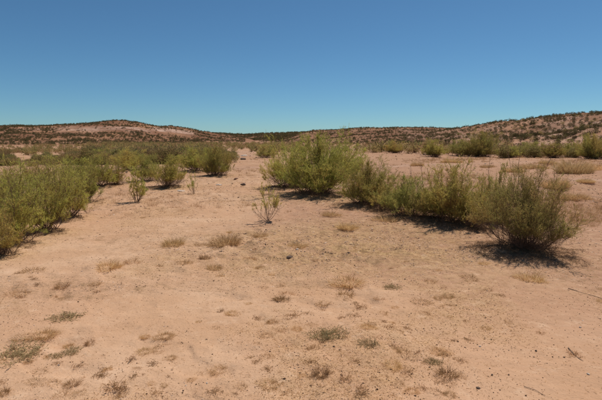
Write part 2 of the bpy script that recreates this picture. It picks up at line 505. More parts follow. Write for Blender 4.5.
def place_shrub(name, proto, x, y, w, h, rz, label, group=None, cat='shrub', z=None):
    root = bpy.data.objects.new(name, None)
    root.empty_display_size = 0.2
    COL.objects.link(root)
    gz = ground_z(x, y) if z is None else z
    root.location = (x, y, gz)
    root.rotation_euler = (0, 0, rz)
    root.scale = (w / proto.W, w / proto.W, h / proto.H)
    link('stems', proto.stem, root)
    if proto.leaf:
        link('foliage', proto.leaf, root)
    return tag(root, label, cat, group)

ORD = ['first', 'second', 'third', 'fourth', 'fifth', 'sixth', 'seventh', 'eighth', 'ninth', 'tenth', 'eleventh', 'twelfth', 'thirteenth', 'fourteenth', 'fifteenth', 'sixteenth', 'seventeenth', 'eighteenth', 'nineteenth', 'twentieth']
ORD += ['twenty-' + w for w in ORD[:9]] + ['thirtieth'] + ['thirty-' + w for w in ORD[:9]]
def single_out(items):
    """items: (object, label, bearing); alike labels are told apart by their order from the left"""
    by = {}
    for o, l, a in items:
        by.setdefault(l, []).append((a, o))
    for l, q in by.items():
        q.sort(key=lambda t: t[0])
        for n, (a, o) in enumerate(q):
            o['label'] = l if len(q) == 1 else l + ', %s from the left' % ORD[n] if n < len(ORD) else l
def column_of(x, y):
    return 301 + F * x / max(y, 0.1)

# ------------------------------------------------------------------ where the main shrubs stand (needed by the ground for the heaped sand and litter)
# kind, px, py of the base, width px, height px, label
SHRUBS = [
    ('near', 522, 252, 106, 86, 'large olive feathery shrub at the right with dark litter beneath, nearest of all'),
    ('t2', 449, 224, 60, 68, 'bright green upright shrub just left of the nearest large olive shrub'),
    ('t4', 408, 217, 52, 40, 'low spreading greyish green shrub between the two upright shrubs right of centre'),
    ('t1', 366, 206, 54, 46, 'rounded brown-stemmed green shrub standing alone right of the tallest central shrub'),
    ('t1', 316, 195, 78, 64, 'tallest bushy green shrub at the centre of the picture'),
    ('t3', 287, 189, 46, 44, 'green shrub joined to the left side of the tallest central shrub'),
    ('t2', 346, 178, 42, 36, 'green shrub half hidden behind the right side of the tallest central shrub'),
    ('t4', 488, 222, 34, 42, 'thin sparse shrub squeezed behind the nearest large olive shrub on its left'),
    ('t3', 390, 212, 36, 25, 'brownish green low shrub filling the gap beside the rounded brown-stemmed shrub'),
    ('t4', 430, 221, 42, 30, 'low greyish green shrub at the left foot of the bright upright shrub'),
    ('t3', 472, 228, 42, 34, 'brown-stemmed shrub wedged between the bright upright shrub and the nearest large one'),
    # left bank
    ('t6', 0, 257, 44, 50, 'brown-stemmed shrub in the lowest left corner of the left bank'),
    ('t5', 14, 246, 56, 74, 'feathery green shrub just behind the lowest corner shrub of the left bank'),
    ('t6', 47, 233, 50, 62, 'feathery shrub with a dark forked trunk, at the near right end of the left bank'),
    ('t5', 68, 219, 42, 54, 'feathery green shrub right behind the forked-trunk one of the left bank'),
    ('t6', -22, 238, 56, 58, 'feathery shrub cut by the left picture edge behind the nearest one'),
    ('t5', 20, 222, 48, 46, 'feathery yellow-green shrub in the second row of the left bank'),
    ('t6', 86, 203, 34, 42, 'slim green shrub at the corner where the left bank turns away'),
    ('t5', 52, 204, 42, 44, 'bright yellow-green shrub in the middle of the left bank'),
    ('t6', 4, 205, 46, 34, 'dull olive shrub deep in the left bank near the picture edge'),
    ('t5', 102, 188, 34, 36, 'green shrub at the far tip of the left bank beside bare sand'),
    ('t2', 80, 186, 36, 30, 'olive shrub behind the far tip of the left bank'),
    ('t6', 38, 188, 40, 27, 'olive green shrub in the back row of the left bank'),
    ('t5', 116, 185, 20, 24, 'small separate green shrub just right of the left bank tip'),
    # mid-left group
    ('t3', 168, 188, 38, 32, 'squat yellow-green shrub, nearest of the mid-left group'),
    ('t1', 217, 176, 34, 30, 'rounded bright green shrub at the right end of the mid-left group'),
    ('t2', 194, 172, 34, 28, 'dark-centred olive shrub left of the rounded bright green one'),
    ('t4', 147, 182, 26, 26, 'thin pale green shrub left of the squat yellow-green shrub'),
    ('t2', 128, 171, 30, 24, 'dull green shrub behind the sapling on the open sand'),
    # far centre and right row
    ('t4', 266, 158, 26, 14, 'low yellow-green shrub on flat ground left of the tallest central shrub'),
    ('t2', 433, 157, 22, 21, 'green shrub at the left end of the row below the right hill'),
    ('t4', 460, 156, 26, 16, 'yellow-green shrub second in the row below the right hill'),
    ('t1', 482, 157, 30, 26, 'tallest shrub in the row below the right hill'),
    ('t3', 508, 158, 22, 12, 'brownish green shrub in the middle of the row below the right hill'),
    ('t4', 531, 157, 26, 14, 'pale olive shrub right of the middle in the row below the right hill'),
    ('t2', 553, 158, 20, 16, 'olive shrub left of two greener ones in the row below the right hill'),
    ('t3', 571, 157, 22, 13, 'short olive shrub beside the bright one near the right picture edge'),
    ('t1', 592, 159, 26, 23, 'bright green shrub below the right hill near the picture edge'),
    ('t2', 614, 158, 24, 20, 'green shrub cut by the right picture edge below the hill'),
    ('t2', 394, 153, 20, 15, 'small green shrub on red soil right of the tallest central shrub'),
]
shrub_rows = []
for kind, px, py, wp, hp, label in SHRUBS:
    x, y = spot(px, py)
    dist = math.hypot(x, y)
    u = math.hypot(dist, CAM_H) / F
    shrub_rows.append((kind, x, y, wp * u * (0.82 if kind == 'near' else 0.88 if px < 110 and py > 185 else 0.98), hp * u * (0.90 if kind == 'near' else 1.0), label, px, py))
    if dist < 30:
        MOUNDS.append((x, y, wp * u * 0.42, min(0.075, wp * u * 0.045)))

# ------------------------------------------------------------------ terrain
def build_terrain():
    rings = [0.25]
    while rings[-1] < 5000:
        r = rings[-1]
        st = 0.05 if r < 2.2 else 0.0098 if r < 40 else 0.0115 if r < 900 else 0.05
        rings.append(r * (1 + st))
    rings = np.array(rings)
    fine = np.arange(-47, 47.01, 0.185)
    coarse = np.linspace(47, 313, 60)[1:-1]
    az = np.radians(np.concatenate([fine, coarse]))
    na, nr = len(az), len(rings)
    A, Rr = np.meshgrid(az, rings)          # nr x na
    X = Rr * np.sin(A); Y = Rr * np.cos(A)
    Z = height(X, Y)
    AZ = np.arctan2(X, Y)
    V = np.stack([X, Y, Z], -1).reshape(-1, 3)
    x, y, z, r, a = X.ravel(), Y.ravel(), Z.ravel(), Rr.ravel(), AZ.ravel()
    # soil zones
    pink = sstep(-0.25, 0.45, fbm(x / 5.5, y / 5.5, 101, 3) + 0.22 * (x - 0.6)) * 0.85
    litter = np.zeros_like(x)
    for kind, sx, sy, w, h, label, px, py in shrub_rows:
        if math.hypot(sx, sy) < 40:
            d2 = ((x - sx) ** 2 + (y - sy + 0.12 * w) ** 2) / (w * 0.62) ** 2
            litter = np.maximum(litter, np.exp(-d2) * 0.95)
    gx, gy = spot(400, 240)
    litter = np.maximum(litter, 1.0 * np.exp(-(((x - gx) / 2.3) ** 2 + ((y - gy) / 1.9) ** 2)))
    gx, gy = spot(300, 238)
    litter = np.maximum(litter, 0.55 * np.exp(-(((x - gx) / 1.8) ** 2 + ((y - gy) / 1.3) ** 2)))
    patchy = fbm(x / 1.6, y / 1.6, 107, 4)
    litter = np.clip(litter * (0.8 + 0.9 * patchy) + 0.22 * sstep(0.12, 0.55, patchy), 0, 1)
    red = sstep(10, 36, r + 14 * fbm(x / 9, y / 9, 111, 4)) * (0.62 + 0.38 * sstep(60, 200, r))
    red = np.clip(red * (0.8 + 0.55 * fbm(x / 14, y / 14, 113, 4)), 0, 1)
    pale = np.zeros_like(x)
    def add_pale(ridge, p0, p1, t0, t1, amt, seed, sc):
        H, rc, rf = ridge.at(a)
        t = (r - rf) / (rc - rf) + 0.10 * fbm(x / (sc * 2.5), y / (sc * 2.5), seed + 3, 4)
        b0, b1 = bearing(p0), bearing(p1)
        e = (b1 - b0) * 0.18
        m = sstep(b0, b0 + e, a) * (1 - sstep(b1 - e, b1, a)) * sstep(t0 - 0.05, t0 + 0.05, t) * (1 - sstep(t1 - 0.05, t1 + 0.05, t))
        n = sstep(-0.3, 0.15, fbm(x / sc, y / sc, seed, 4))
        return m * n * amt
    pale = np.maximum(pale, np.maximum(add_pale(LEFT_RIDGE, 50, 158, 0.40, 0.66, 1.0, 131, 26), add_pale(LEFT_RIDGE, 146, 200, 0.46, 0.82, 1.0, 133, 26)))
    pale = np.maximum(pale, add_pale(LEFT_RIDGE, -100, 90, 0.66, 0.80, 0.5, 137, 20))
    pale = np.maximum(pale, add_pale(MID_RIDGE, 328, 356, 0.60, 0.80, 0.9, 139, 14))
    pale = np.maximum(pale, add_pale(MID_RIDGE, 350, 392, 0.86, 0.99, 1.0, 141, 12))
    pale = np.maximum(pale, add_pale(MID_RIDGE, 395, 470, 0.2, 0.75, 0.3, 143, 10))
    pale = np.maximum(pale, add_pale(RIGHT_RIDGE, 420, 900, 0.02, 0.7, 0.5, 145, 6))
    pale = np.maximum(pale, add_pale(FAR_RIDGE, 262, 282, 0.7, 0.98, 0.7, 147, 25))
    pale = np.maximum(pale, 0.40 * sstep(0.12, 0.4, fbm(x / 7, y / 3.5, 151, 4)) * sstep(12, 20, r) * (1 - sstep(70, 110, r)))
    rust = np.zeros_like(x)
    for rd, amt in ((LEFT_RIDGE, 0.95), (FAR_RIDGE, 0.9), (MID_RIDGE, 0.9), (RIGHT_RIDGE, 0.72)):
        H, rc, rf = rd.at(a)
        on = rd.height(a, r, x, y) > z - 0.4
        rust = np.where(on, amt * sstep(0.02, 0.22, (r - rf) / (rc - rf)), rust)
    ragged = np.exp(-(((x - LUMPY[0]) / 3.0) ** 2 + ((y - LUMPY[1]) / 2.2) ** 2)) + 0.9 * np.exp(-(((x + 0.6) / 2.6) ** 2 + ((y - 7.6) / 1.5) ** 2))
    ragged = np.clip(ragged + 0.55 * sstep(7, 15, r) + 0.9 * sstep(0.05, 0.45, fbm(x / 1.9 + 0.5 * y, y / 0.9, 119, 4)), 0, 1)
    attrs = {'ragged': ragged, 'rust': rust, 'pink': pink, 'litter': litter, 'red': red, 'pale': np.clip(pale, 0, 1)}
    # faces, split where the ridges lift off the valley floor
    i = np.arange(nr - 1)[:, None]; j = np.arange(na)[None, :]; j2 = (j + 1) % na
    Q = np.stack([i * na + j, i * na + j2, (i + 1) * na + j2, (i + 1) * na + j], -1).reshape(-1, 4)
    ci = (i + 0 * j).ravel(); cj = (j + 0 * i).ravel()
    cid = np.zeros(len(V), int)
    zf = floor_height(x, y) + 0.02
    hs = np.stack([rd.height(a, r, x, y) for rd in RIDGES])
    best = hs.argmax(0); hm = hs.max(0)
    cid = np.where((hm > zf + 0.15) & (r > 60), best + 1, 0)
    fid = cid[Q[:, 0]]
    names = ['ground', 'hill_left', 'hill_centre', 'hill_right', 'hills_far']
    labels = ['bare pinkish tan sand and reddish soil of the flat valley floor', 'low red-brown ridge with a pale bare band on the left skyline', 'low brushy ridge in the middle distance right of centre',
              'stony bush-dotted slope rising at the right', 'farthest low dark ridge along the middle of the skyline']
    for n, nm in enumerate(names):
        q = Q[fid == n]
        if not len(q):
            continue
        used, inv = np.unique(q, return_inverse=True)
        me = mesh_np(nm, V[used], inv.reshape(-1, 4)[:, ::-1], M_SOIL, {k: v[used] for k, v in attrs.items()}, smooth=True)
        o = link(nm, me)
        o['kind'] = 'structure'; o['label'] = labels[n]
    # the small disc under the tripod
    k = 0
build_terrain()

# ------------------------------------------------------------------ shrubs
PROTO = {
    'near': Proto('near_shrub', M_LEAF_OLIVE, M_BARK, seed=5, H=1.25, W=1.6, nst=170, nsec=11, nter=8, nleaf=120000, leaf_l=0.030, leaf_w=0.0040, base=0.085, up=0.10, thmax=78, leaf_from=0.26, stem_r=0.0045, brown=0.13, depth=1.5),
    't1': Proto('shrub_a', M_LEAF, M_BARK, seed=27, H=1.9, W=2.5, nst=110, nsec=11, nter=7, nleaf=88000, leaf_l=0.058, leaf_w=0.0080, base=0.12, up=0.18, thmax=78, leaf_from=0.10, stem_r=0.010, brown=0.10),
    't2': Proto('shrub_b', M_LEAF, M_BARK, seed=22, H=1.6, W=1.5, nst=70, nsec=11, nter=7, nleaf=50000, leaf_l=0.046, leaf_w=0.0066, base=0.10, up=0.25, thmax=68, leaf_from=0.16, stem_r=0.008, brown=0.14),
    't3': Proto('shrub_c', M_LEAF, M_BARK, seed=23, H=1.25, W=1.5, nst=86, nsec=10, nter=7, nleaf=50000, leaf_l=0.042, leaf_w=0.0060, base=0.10, up=0.2, thmax=72, leaf_from=0.24, stem_r=0.007, brown=0.18),
    't4': Proto('shrub_d', M_LEAF_OLIVE, M_BARK, seed=24, H=1.0, W=1.4, nst=76, nsec=9, nter=7, nleaf=44000, leaf_l=0.038, leaf_w=0.0056, base=0.14, up=0.25, thmax=74, leaf_from=0.15, stem_r=0.006, brown=0.08),
    't5': Proto('shrub_e', M_LEAF, M_BARK, seed=25, H=1.4, W=1.1, nst=48, nsec=11, nter=7, nleaf=28000, leaf_l=0.042, leaf_w=0.0050, base=0.12, up=0.25, thmax=62, leaf_from=0.10, stem_r=0.008, brown=0.10),
    't6': Proto('shrub_f', M_LEAF, M_BARK, seed=26, H=1.3, W=1.1, nst=40, nsec=11, nter=7, nleaf=23000, leaf_l=0.042, leaf_w=0.0050, base=0.09, up=0.3, thmax=64, leaf_from=0.18, stem_r=0.009, brown=0.20),
    'sapling': Proto('sapling', M_LEAF, M_BARK, seed=31, H=0.8, W=0.6, nst=11, nsec=8, nter=6, nleaf=7000, leaf_l=0.034, leaf_w=0.0062, base=0.04, up=0.3, thmax=46, leaf_from=0.22, stem_r=0.008, brown=0.05),
    'bare': Proto('bare_sapling', M_LEAF, M_BARK, seed=34, H=0.8, W=0.85, nst=11, nsec=9, nter=6, nleaf=7500, leaf_l=0.028, leaf_w=0.0048, base=0.03, up=0.2, thmax=62, leaf_from=0.30, stem_r=0.0055, brown=0.0),
}
ROOTS = {}
rs = np.random.default_rng(77)
for kind, x, y, w, h, label, px, py in shrub_rows:
    group = 'feathery shrubs of the left bank' if px < 125 and py > 180 else 'shrub row below the right hill' if py < 160 and px > 400 else 'green shrubs on the sand flat'
    ROOTS[(px, py)] = place_shrub('tamarisk_shrub', PROTO[kind], x, y, w, h, rs.random() * 6.28, label, group)

def small(name, kind, px, py, wp, hp, label, cat, rz=0.0, group=None):
    x, y = spot(px, py)
    u = math.hypot(math.hypot(x, y), CAM_H) / F
    return place_shrub(name, PROTO[kind], x, y, wp * u, hp * u, rz, label, group, cat)

small('sapling', 'sapling', 137, 203, 22, 36, 'small upright green sapling standing alone on open sand at mid left', 'sapling', 0.4)
small('sapling', 'bare', 268, 223, 36, 50, 'thin wispy green sapling with bare crooked lower stems on sand left of centre', 'sapling', 1.2)
small('sapling', 'bare', 194, 194, 16, 26, 'wispy pale sapling right of the squat yellow-green shrub', 'sapling', 2.6)
small('sapling', 'bare', 87, 214, 13, 17, 'leafless reddish twiggy sapling at the foot of the left bank', 'sapling', 4.0)

# ------------------------------------------------------------------ dry grass, herbs, sticks
def tuft_mesh(name, seed, n, rad, h, mat, lay=0.5, width=0.0035, curl=0.35, tint0=0.5):
    rng = np.random.default_rng(seed)
    a = rng.random(n) * 6.283; q = np.sqrt(rng.random(n)) * rad * 0.8
    q = q * (0.55 + 0.9 * vnoise(a * 1.2, q * 0 + seed, seed))
    b = np.stack([q * np.cos(a), q * np.sin(a), np.full(n, -0.006)], -1)
    az = a + rng.normal(size=n) * 0.9
    th = np.clip(lay * (0.25 + rng.random(n) * 1.25), 0, 1.45)
    d = np.stack([np.sin(th) * np.cos(az), np.sin(th) * np.sin(az), np.cos(th)], -1)
    l = h * (0.35 + 0.85 * rng.random(n)) * (1.15 - 0.5 * q / rad)
    mid = b + d * (l * 0.55)[:, None]
    d2 = unit(d + np.stack([np.cos(az), np.sin(az), -0.3 - rng.random(n)], -1) * curl)
    tip = mid + d2 * (l * 0.5)[:, None]
    tip[:, 2] = np.maximum(tip[:, 2], 0.004)
    side = unit(np.cross(d, rng.normal(size=(n, 3)))) * (width * (0.6 + 0.8 * rng.random(n)))[:, None] * 0.5
    V = np.stack([b - side, b + side, mid - side * 0.8, mid + side * 0.8, tip], 1).reshape(-1, 3)
    o = np.arange(n)[:, None] * 5
    Fc = np.concatenate([o + np.array([[0, 1, 3]]), o + np.array([[0, 3, 2]]), o + np.array([[2, 3, 4]])])
    tint = np.repeat(np.clip(tint0 + rng.normal(size=n) * 0.25, 0, 1), 5)
    return mesh_np(name, V, Fc, mat, {'tint': tint})

def mat_mesh(name, seed, n, rad, h, mat, tint0=0.5, twig=True):
    """low scraggly herb: short crooked twigs lying on the sand with tiny leaves"""
    rng = np.random.default_rng(seed)
    nt_ = n
    a = rng.random(nt_) * 6.283; q = rng.random(nt_) ** 0.7 * rad * (0.5 + 0.7 * vnoise(a * 1.4, a * 0 + seed * 3.1, seed))
    b = np.stack([q * np.cos(a), q * np.sin(a) * 0.8, rng.random(nt_) ** 2 * h * 0.5], -1)
    az = rng.random(nt_) * 6.283
    d = np.stack([np.cos(az), np.sin(az), 0.35 * rng.normal(size=nt_) * 0.6 + 0.1], -1)
    l = rad * (0.12 + 0.3 * rng.random(nt_))
    s = np.linspace(0, 1, 4)[None, :, None]
    P = b[:, None] + d[:, None] * l[:, None, None] * s + np.cumsum(rng.normal(size=(nt_, 4, 3)) * 0.09, 1) * l[:, None, None] * s
    P[:, :, 2] = np.clip(P[:, :, 2], -0.004, h * 1.2)
    idx = np.repeat(np.arange(nt_), 5)
    p, t = sample(P, idx, rng.random(len(idx)))
    dl = unit(t + rng.normal(size=p.shape) * 0.8 + np.array([0, 0, 0.3]))
    ll = 0.014 * (0.5 + rng.random(len(p))); ww = 0.004 * (0.6 + 0.8 * rng.random(len(p)))
    V1, F1 = blades(p, dl, ll, ww, rng)
    # stems as slim triangles pairs
    pa = P[:, :-1].reshape(-1, 3); pb = P[:, 1:].reshape(-1, 3)
    dd = pb - pa; ln = np.linalg.norm(dd, axis=1)
    V2, F2 = blades(pa, dd / np.maximum(ln, 1e-6)[:, None], ln * 1.15, np.full(len(pa), 0.0035), rng)
    V = np.concatenate([V1, V2]); Fc = np.concatenate([F1, F2 + len(V1)])
    tint = np.clip(np.concatenate([tint0 + 0.25 * rng.normal(size=len(V1) // 3), 0.15 + 0.2 * rng.random(len(V2) // 3)]), 0, 1)
    return mesh_np(name, V, Fc, mat, {'tint': np.repeat(tint, 3)})

TUFT = {
    'straw1': (tuft_mesh('straw_tuft_a', 1, 900, 0.17, 0.11, M_STRAW, 0.85, 0.0024), 0.36),
    'straw2': (tuft_mesh('straw_tuft_b', 2, 560, 0.14, 0.085, M_STRAW, 1.05, 0.0024), 0.30),
    'straw3': (tuft_mesh('straw_tuft_c', 3, 300, 0.11, 0.07, M_DARKSTRAW, 1.15, 0.0024), 0.26),
    'dark1': (tuft_mesh('dark_tuft_a', 4, 420, 0.10, 0.085, M_DARKSTRAW, 1.05, 0.0026, tint0=0.25), 0.24),
    'dark2': (mat_mesh('dark_mat_a', 5, 90, 0.13, 0.05, M_DARKSTRAW, 0.35), 0.28),
    'dark3': (mat_mesh('dark_mat_b', 6, 60, 0.11, 0.05, M_DARKSTRAW, 0.25), 0.24),
    'green1': (mat_mesh('herb_mat_a', 7, 320, 0.17, 0.045, M_GREYGREEN, 0.62), 0.36),
    'green2': (mat_mesh('herb_mat_b', 8, 200, 0.14, 0.05, M_GREYGREEN, 0.45), 0.30),
    'clump1': (tuft_mesh('straw_clump_a', 9, 2200, 0.42, 0.36, M_STRAW, 0.75, 0.006, 0.3, 0.5), 0.95),
    'clump2': (tuft_mesh('straw_clump_b', 10, 1900, 0.42, 0.24, M_STRAW, 0.9, 0.006, 0.3, 0.4), 0.95),
}
GRASS = [   # kind, px, py, width px, label
    ('straw1', 228, 246, 32, 'widest straw tuft on the sand left of the dark stone'),
    ('straw3', 251, 259, 17, 'brownish grass tuft between the widest straw tuft and the dark stone'),
    ('straw2', 214, 268, 18, 'brown tuft just below left of the widest straw tuft'),
    ('dark1', 204, 259, 15, 'flattened dark grass tuft left of the brown tuft'),
    ('straw1', 174, 246, 24, 'round straw tuft standing alone at mid left of the sand'),
    ('straw3', 200, 245, 14, 'faint flattened straw tuft between two larger straw tufts'),
    ('straw2', 260, 237, 18, 'pale straw tuft just below the thin sparse sapling'),
    ('straw2', 297, 248, 20, 'low straw tuft just above the dark stone'),
    ('straw1', 346, 230, 24, 'straw tuft on bare sand below the rounded brown-stemmed shrub'),
    ('straw2', 386, 221, 26, 'straw tuft at the left foot of the low spreading shrub'),
    ('straw2', 331, 217, 20, 'pale straw tuft below the tallest central shrub'),
    ('straw2', 348, 287, 34, 'low pale straw spread in the middle of the foreground'),
    ('dark1', 280, 303, 22, 'dark upright grass tuft at the middle of the foreground'),
    ('straw3', 287, 295, 18, 'small straw tuft touching the dark upright tuft from behind'),
    ('dark2', 294, 319, 20, 'dark dead herb with grey twigs below the dark upright tuft'),
    ('straw3', 313, 328, 14, 'small dark straw wisp left above the grey-green mat'),
    ('green1', 328, 339, 42, 'broad grey-green herb mat in the centre foreground'),
    ('green2', 370, 350, 30, 'straggling grey-green herb right of the broad mat'),
    ('dark1', 322, 378, 24, 'dark grass tuft with a shadow at the lower middle'),
    ('dark2', 346, 384, 22, 'brown dead herb at the lower middle right of the dark tuft'),
    ('dark3', 268, 374, 12, 'small lone brown herb at the lower middle left'),
    ('dark2', 408, 375, 20, 'reddish brown dead herb left of the dark patch at the lower right'),
    ('dark1', 447, 377, 28, 'dark flattened grass patch at the lower right'),
    ('green2', 433, 365, 20, 'sparse greyish herb above the dark flattened patch'),
    ('dark3', 444, 357, 16, 'small brown herb highest of the lower right patch'),
    ('green2', 392, 289, 26, 'flat grey-green herb below the low spreading shrub'),
    ('straw3', 421, 304, 26, 'flat brown straw patch further right on the pinkish sand'),
    ('straw3', 425, 315, 13, 'short straw wisp below the flat brown straw patch'),
    ('dark3', 406, 330, 12, 'tiny reddish herb alone on the pinkish sand'),
    ('dark2', 361, 310, 20, 'reddish brown herb right of the foreground middle'),
    ('straw3', 324, 307, 18, 'thin straw wisp below the low pale straw spread'),
    ('straw3', 346, 298, 26, 'thin brown straw under the low pale straw spread'),
    ('dark3', 341, 321, 14, 'upright brown herb above the broad grey-green mat'),
    ('straw3', 266, 339, 20, 'faint yellowish grass patch left of the broad grey-green mat'),
    ('dark3', 311, 352, 16, 'brown twiggy herb just below the broad grey-green mat'),
    ('dark2', 215, 396, 22, 'dark herb at the bottom edge left of the middle'),
    ('straw3', 240, 391, 18, 'straw wisp at the bottom edge beside the dark herb'),
    ('dark2', 574, 356, 18, 'dark dead twig bunch at the far lower right'),
    ('straw2', 530, 280, 26, 'low straw strip below the nearest large olive shrub'),
    ('straw3', 470, 279, 24, 'low straw wisp lower left of the nearest large olive shrub'),
    ('straw3', 430, 283, 20, 'straw wisp on sand below the bright green upright shrub'),
    ('dark1', 63, 287, 20, 'dark wind-bent grass tuft below the left bank'),
    ('straw3', 17, 294, 26, 'thin brown straw line near the left edge'),
    ('green2', 65, 319, 34, 'long greenish brown herb streak in the left foreground'),
    ('green1', 20, 358, 52, 'largest grey-green herb mat at the left edge of the foreground'),
    ('green2', 54, 357, 20, 'small dark green herb right of the largest mat at the left'),
    ('green2', 74, 352, 22, 'grey-green herb between two dark ones in the left foreground'),
    ('dark1', 90, 345, 14, 'dark grass tuft at the right end of the left foreground herbs'),
    ('straw2', 44, 340, 24, 'brown straw patch above the left foreground herbs'),
    ('straw3', 24, 343, 22, 'yellowish straw patch above the largest mat at the left'),
    ('dark2', 101, 380, 18, 'scraggly brown herb at the lower left'),
    ('dark1', 73, 389, 20, 'dark grass tuft near the bottom left edge'),
    ('dark3', 131, 362, 16, 'thin dark forked herb on clean sand at the lower left'),
    ('dark2', 115, 391, 28, 'widest dead herb near the bottom left'),
    ('dark3', 134, 381, 14, 'small brown herb right above the widest dead herb'),
    ('straw2', 109, 270, 26, 'straw tuft on the sand right of the left bank foot'),
    ('straw3', 133, 263, 22, 'thin straw wisp right of the straw tuft near the left bank'),
    ('straw3', 32, 273, 26, 'pale straw streak just below the left bank'),
    ('dark3', 97, 292, 10, 'tiny dark herb on open sand at the left'),
    ('straw3', 184, 264, 18, 'faint straw wisp in the middle of the open sand'),
    ('dark1', 4, 398, 16, 'dark tuft in the bottom left corner'),
    ('dark3', 257, 320, 16, 'scattered brown herb bits left of the dark dead herb'),
    ('clump1', 557, 189, 26, 'rounded dry straw clump behind the nearest large olive shrub'),
    ('clump1', 572, 173, 32, 'wide dry straw clump on the right flat'),
    ('clump2', 597, 170, 36, 'long dry straw clump at the right picture edge'),
    ('clump2', 575, 201, 28, 'sparse greenish straw clump right of the nearest large shrub'),
    ('clump2', 534, 169, 26, 'pale straw clump behind the tall dead stems'),
    ('clump2', 513, 172, 24, 'pale straw clump left of the tall dead stems'),
    ('clump2', 548, 164, 18, 'small straw clump farther back than the wide clump on the right flat'),
    ('clump2', 488, 168, 16, 'small straw clump seen between the upright stems of the thin sparse shrub'),
    ('clump1', 586, 183, 14, 'small round straw clump between the wide clump and the leaning branch'),
    ('clump2', 452, 163, 20, 'low straw clump behind the bright green upright shrub'),
    ('clump2', 417, 166, 16, 'low straw clump left of the one behind the bright upright shrub'),
    ('clump2', 404, 214, 16, 'small straw clump in front of the low spreading shrub'),
]
rs = np.random.default_rng(91)
for kind, px, py, wp, label in GRASS:
    x, y = spot(px, py)
    u = math.hypot(math.hypot(x, y), CAM_H) / F
    me, w0 = TUFT[kind]
    s = wp * u / w0 * (1.15 if kind in ('straw1', 'straw2') else 1.0)
    nm = 'herb_mat' if kind.startswith('green') else 'dead_herb' if kind in ('dark2', 'dark3') else 'grass_clump' if kind.startswith('clump') else 'grass_tuft'
    cat = 'herb' if nm in ('herb_mat', 'dead_herb') else 'grass'
    o = link(nm, me, None, (x, y, ground_z(x, y) - 0.002), rs.random() * 6.28, (s, s, s * (0.85 + 0.4 * rs.random()) * (1.05 if kind in ('straw1', 'straw2') else 1.0)))
    tag(o, label, cat, 'dry tufts and herbs on the sand')

# lesser dry tufts scattered over the flat
rs = np.random.default_rng(15)
keys = ['straw3', 'dark3', 'straw2', 'dark2', 'straw3', 'straw3']
cnt = 0
wisps = []
while cnt < 285:
    px, py = rs.uniform(-15, 617), 165 + 235 * rs.random() ** 0.75
    x, y = spot(px, py)
    dens = float(fbm(np.array(x / 1.7), np.array(y / 1.7), 107, 3)) + 0.35 * math.exp(-((px - 380) / 110) ** 2 - ((py - 245) / 45) ** 2) - 0.25 * (px > 470 and py > 285)
    if dens < 0.03 or (px < 110 and py < 225):
        continue
    ki = int(rs.integers(0, 6))
    me, w0 = TUFT[keys[ki]]
    s = 0.22 + 0.5 * rs.random() ** 1.6
    o = link('grass_tuft', me, None, (x, y, ground_z(x, y) - 0.002), rs.random() * 6.28, (s, s, s * rs.uniform(0.7, 1.1)))
    tag(o, None, 'grass', 'tiny scattered dry wisps')
    what = ['tiny straw wisp', 'tiny brown dead herb', 'small pale straw wisp', 'small brown dead herb', 'tiny straw wisp', 'tiny straw wisp'][ki]
    where = 'far back' if py < 205 else 'in mid distance' if py < 255 else 'in mid foreground' if py < 320 else 'at the bottom'
    side = 'on the left' if px < 150 else 'left of centre' if px < 301 else 'right of centre' if px < 450 else 'on the right'
    wisps.append((o, '%s %s %s' % (what, where, side), px))
    cnt += 1
single_out(wisps)

# ------------------------------------------------------------------ sticks and tall dead stems
def stick(name, pts, r0, r1, label, cat='stick', mat=None, sides=5, twigs=0, seed=1):
    rng = np.random.default_rng(seed)
    P = np.array(pts, float)
    if cat == 'stick': r0, r1 = r0 * 0.6, r1 * 0.6
    k = 14
    t = np.linspace(0, len(P) - 1, k); i = np.clip(t.astype(int), 0, len(P) - 2); f = (t - i)[:, None]
    Q = P[i] * (1 - f) + P[i + 1] * f
    Ltot = np.linalg.norm(P[-1] - P[0])
    Q = Q + np.cumsum(rng.normal(size=(k, 3)) * 0.006 * Ltot, 0) * np.sin(np.linspace(0, math.pi, k))[:, None]
    o0 = Q[0].copy()
    Q = Q - o0
    V, Fc = tubes(Q[None], np.array([r0]), np.array([r1]), sides)
    if twigs:
        p, tt = sample(Q[None], np.zeros(twigs, int), 0.3 + 0.7 * rng.random(twigs))
        d = unit(tt + rng.normal(size=(twigs, 3)) * 0.6)
        s = np.linspace(0, 1, 4)[None, :, None]
        T = p[:, None] + d[:, None] * (Ltot * 0.16 * (0.4 + rng.random(twigs)))[:, None, None] * s
        V2, F2 = tubes(T, np.full(twigs, r1 * 1.1), np.full(twigs, r1 * 0.6), 3)
        Fc = np.concatenate([Fc, F2 + len(V)]); V = np.concatenate([V, V2])
    o = link(name, mesh_np(name, V, Fc, mat or M_DEADWOOD, smooth=True), None, tuple(o0))
    return tag(o, label, cat)

def on_ground(px, py, dz=0.006):
    x, y = spot(px, py)
    return (x, y, ground_z(x, y) + dz)
stick('fallen_stick', [on_ground(568, 289), on_ground(585, 294), on_ground(604, 300)], 0.006, 0.004, 'long thin dark curved stick lying on sand at the right edge', seed=3)
stick('fallen_stick', [on_ground(524, 389), on_ground(535, 392), on_ground(545, 398)], 0.004, 0.002, 'thin curved twig lying at the bottom right', seed=4)
stick('fallen_stick', [on_ground(568, 350), on_ground(575, 357), on_ground(583, 363)], 0.006, 0.003, 'short dark twig across the dead twig bunch at the lower right', seed=5)
stick('fallen_stick', [on_ground(128, 366), on_ground(133, 360), on_ground(137, 362)], 0.004, 0.002, 'short dark twig lying across the thin forked herb at the lower left', seed=6)
bx, by = spot(600, 200)
stick('fallen_stick', [(bx + 0.35, by, ground_z(bx + 0.35, by)), (bx + 0.05, by + 0.05, 0.16), (bx - 0.22, by + 0.1, 0.34)], 0.008, 0.003, 'pale dead branch leaning up at the right picture edge', twigs=4, seed=7)
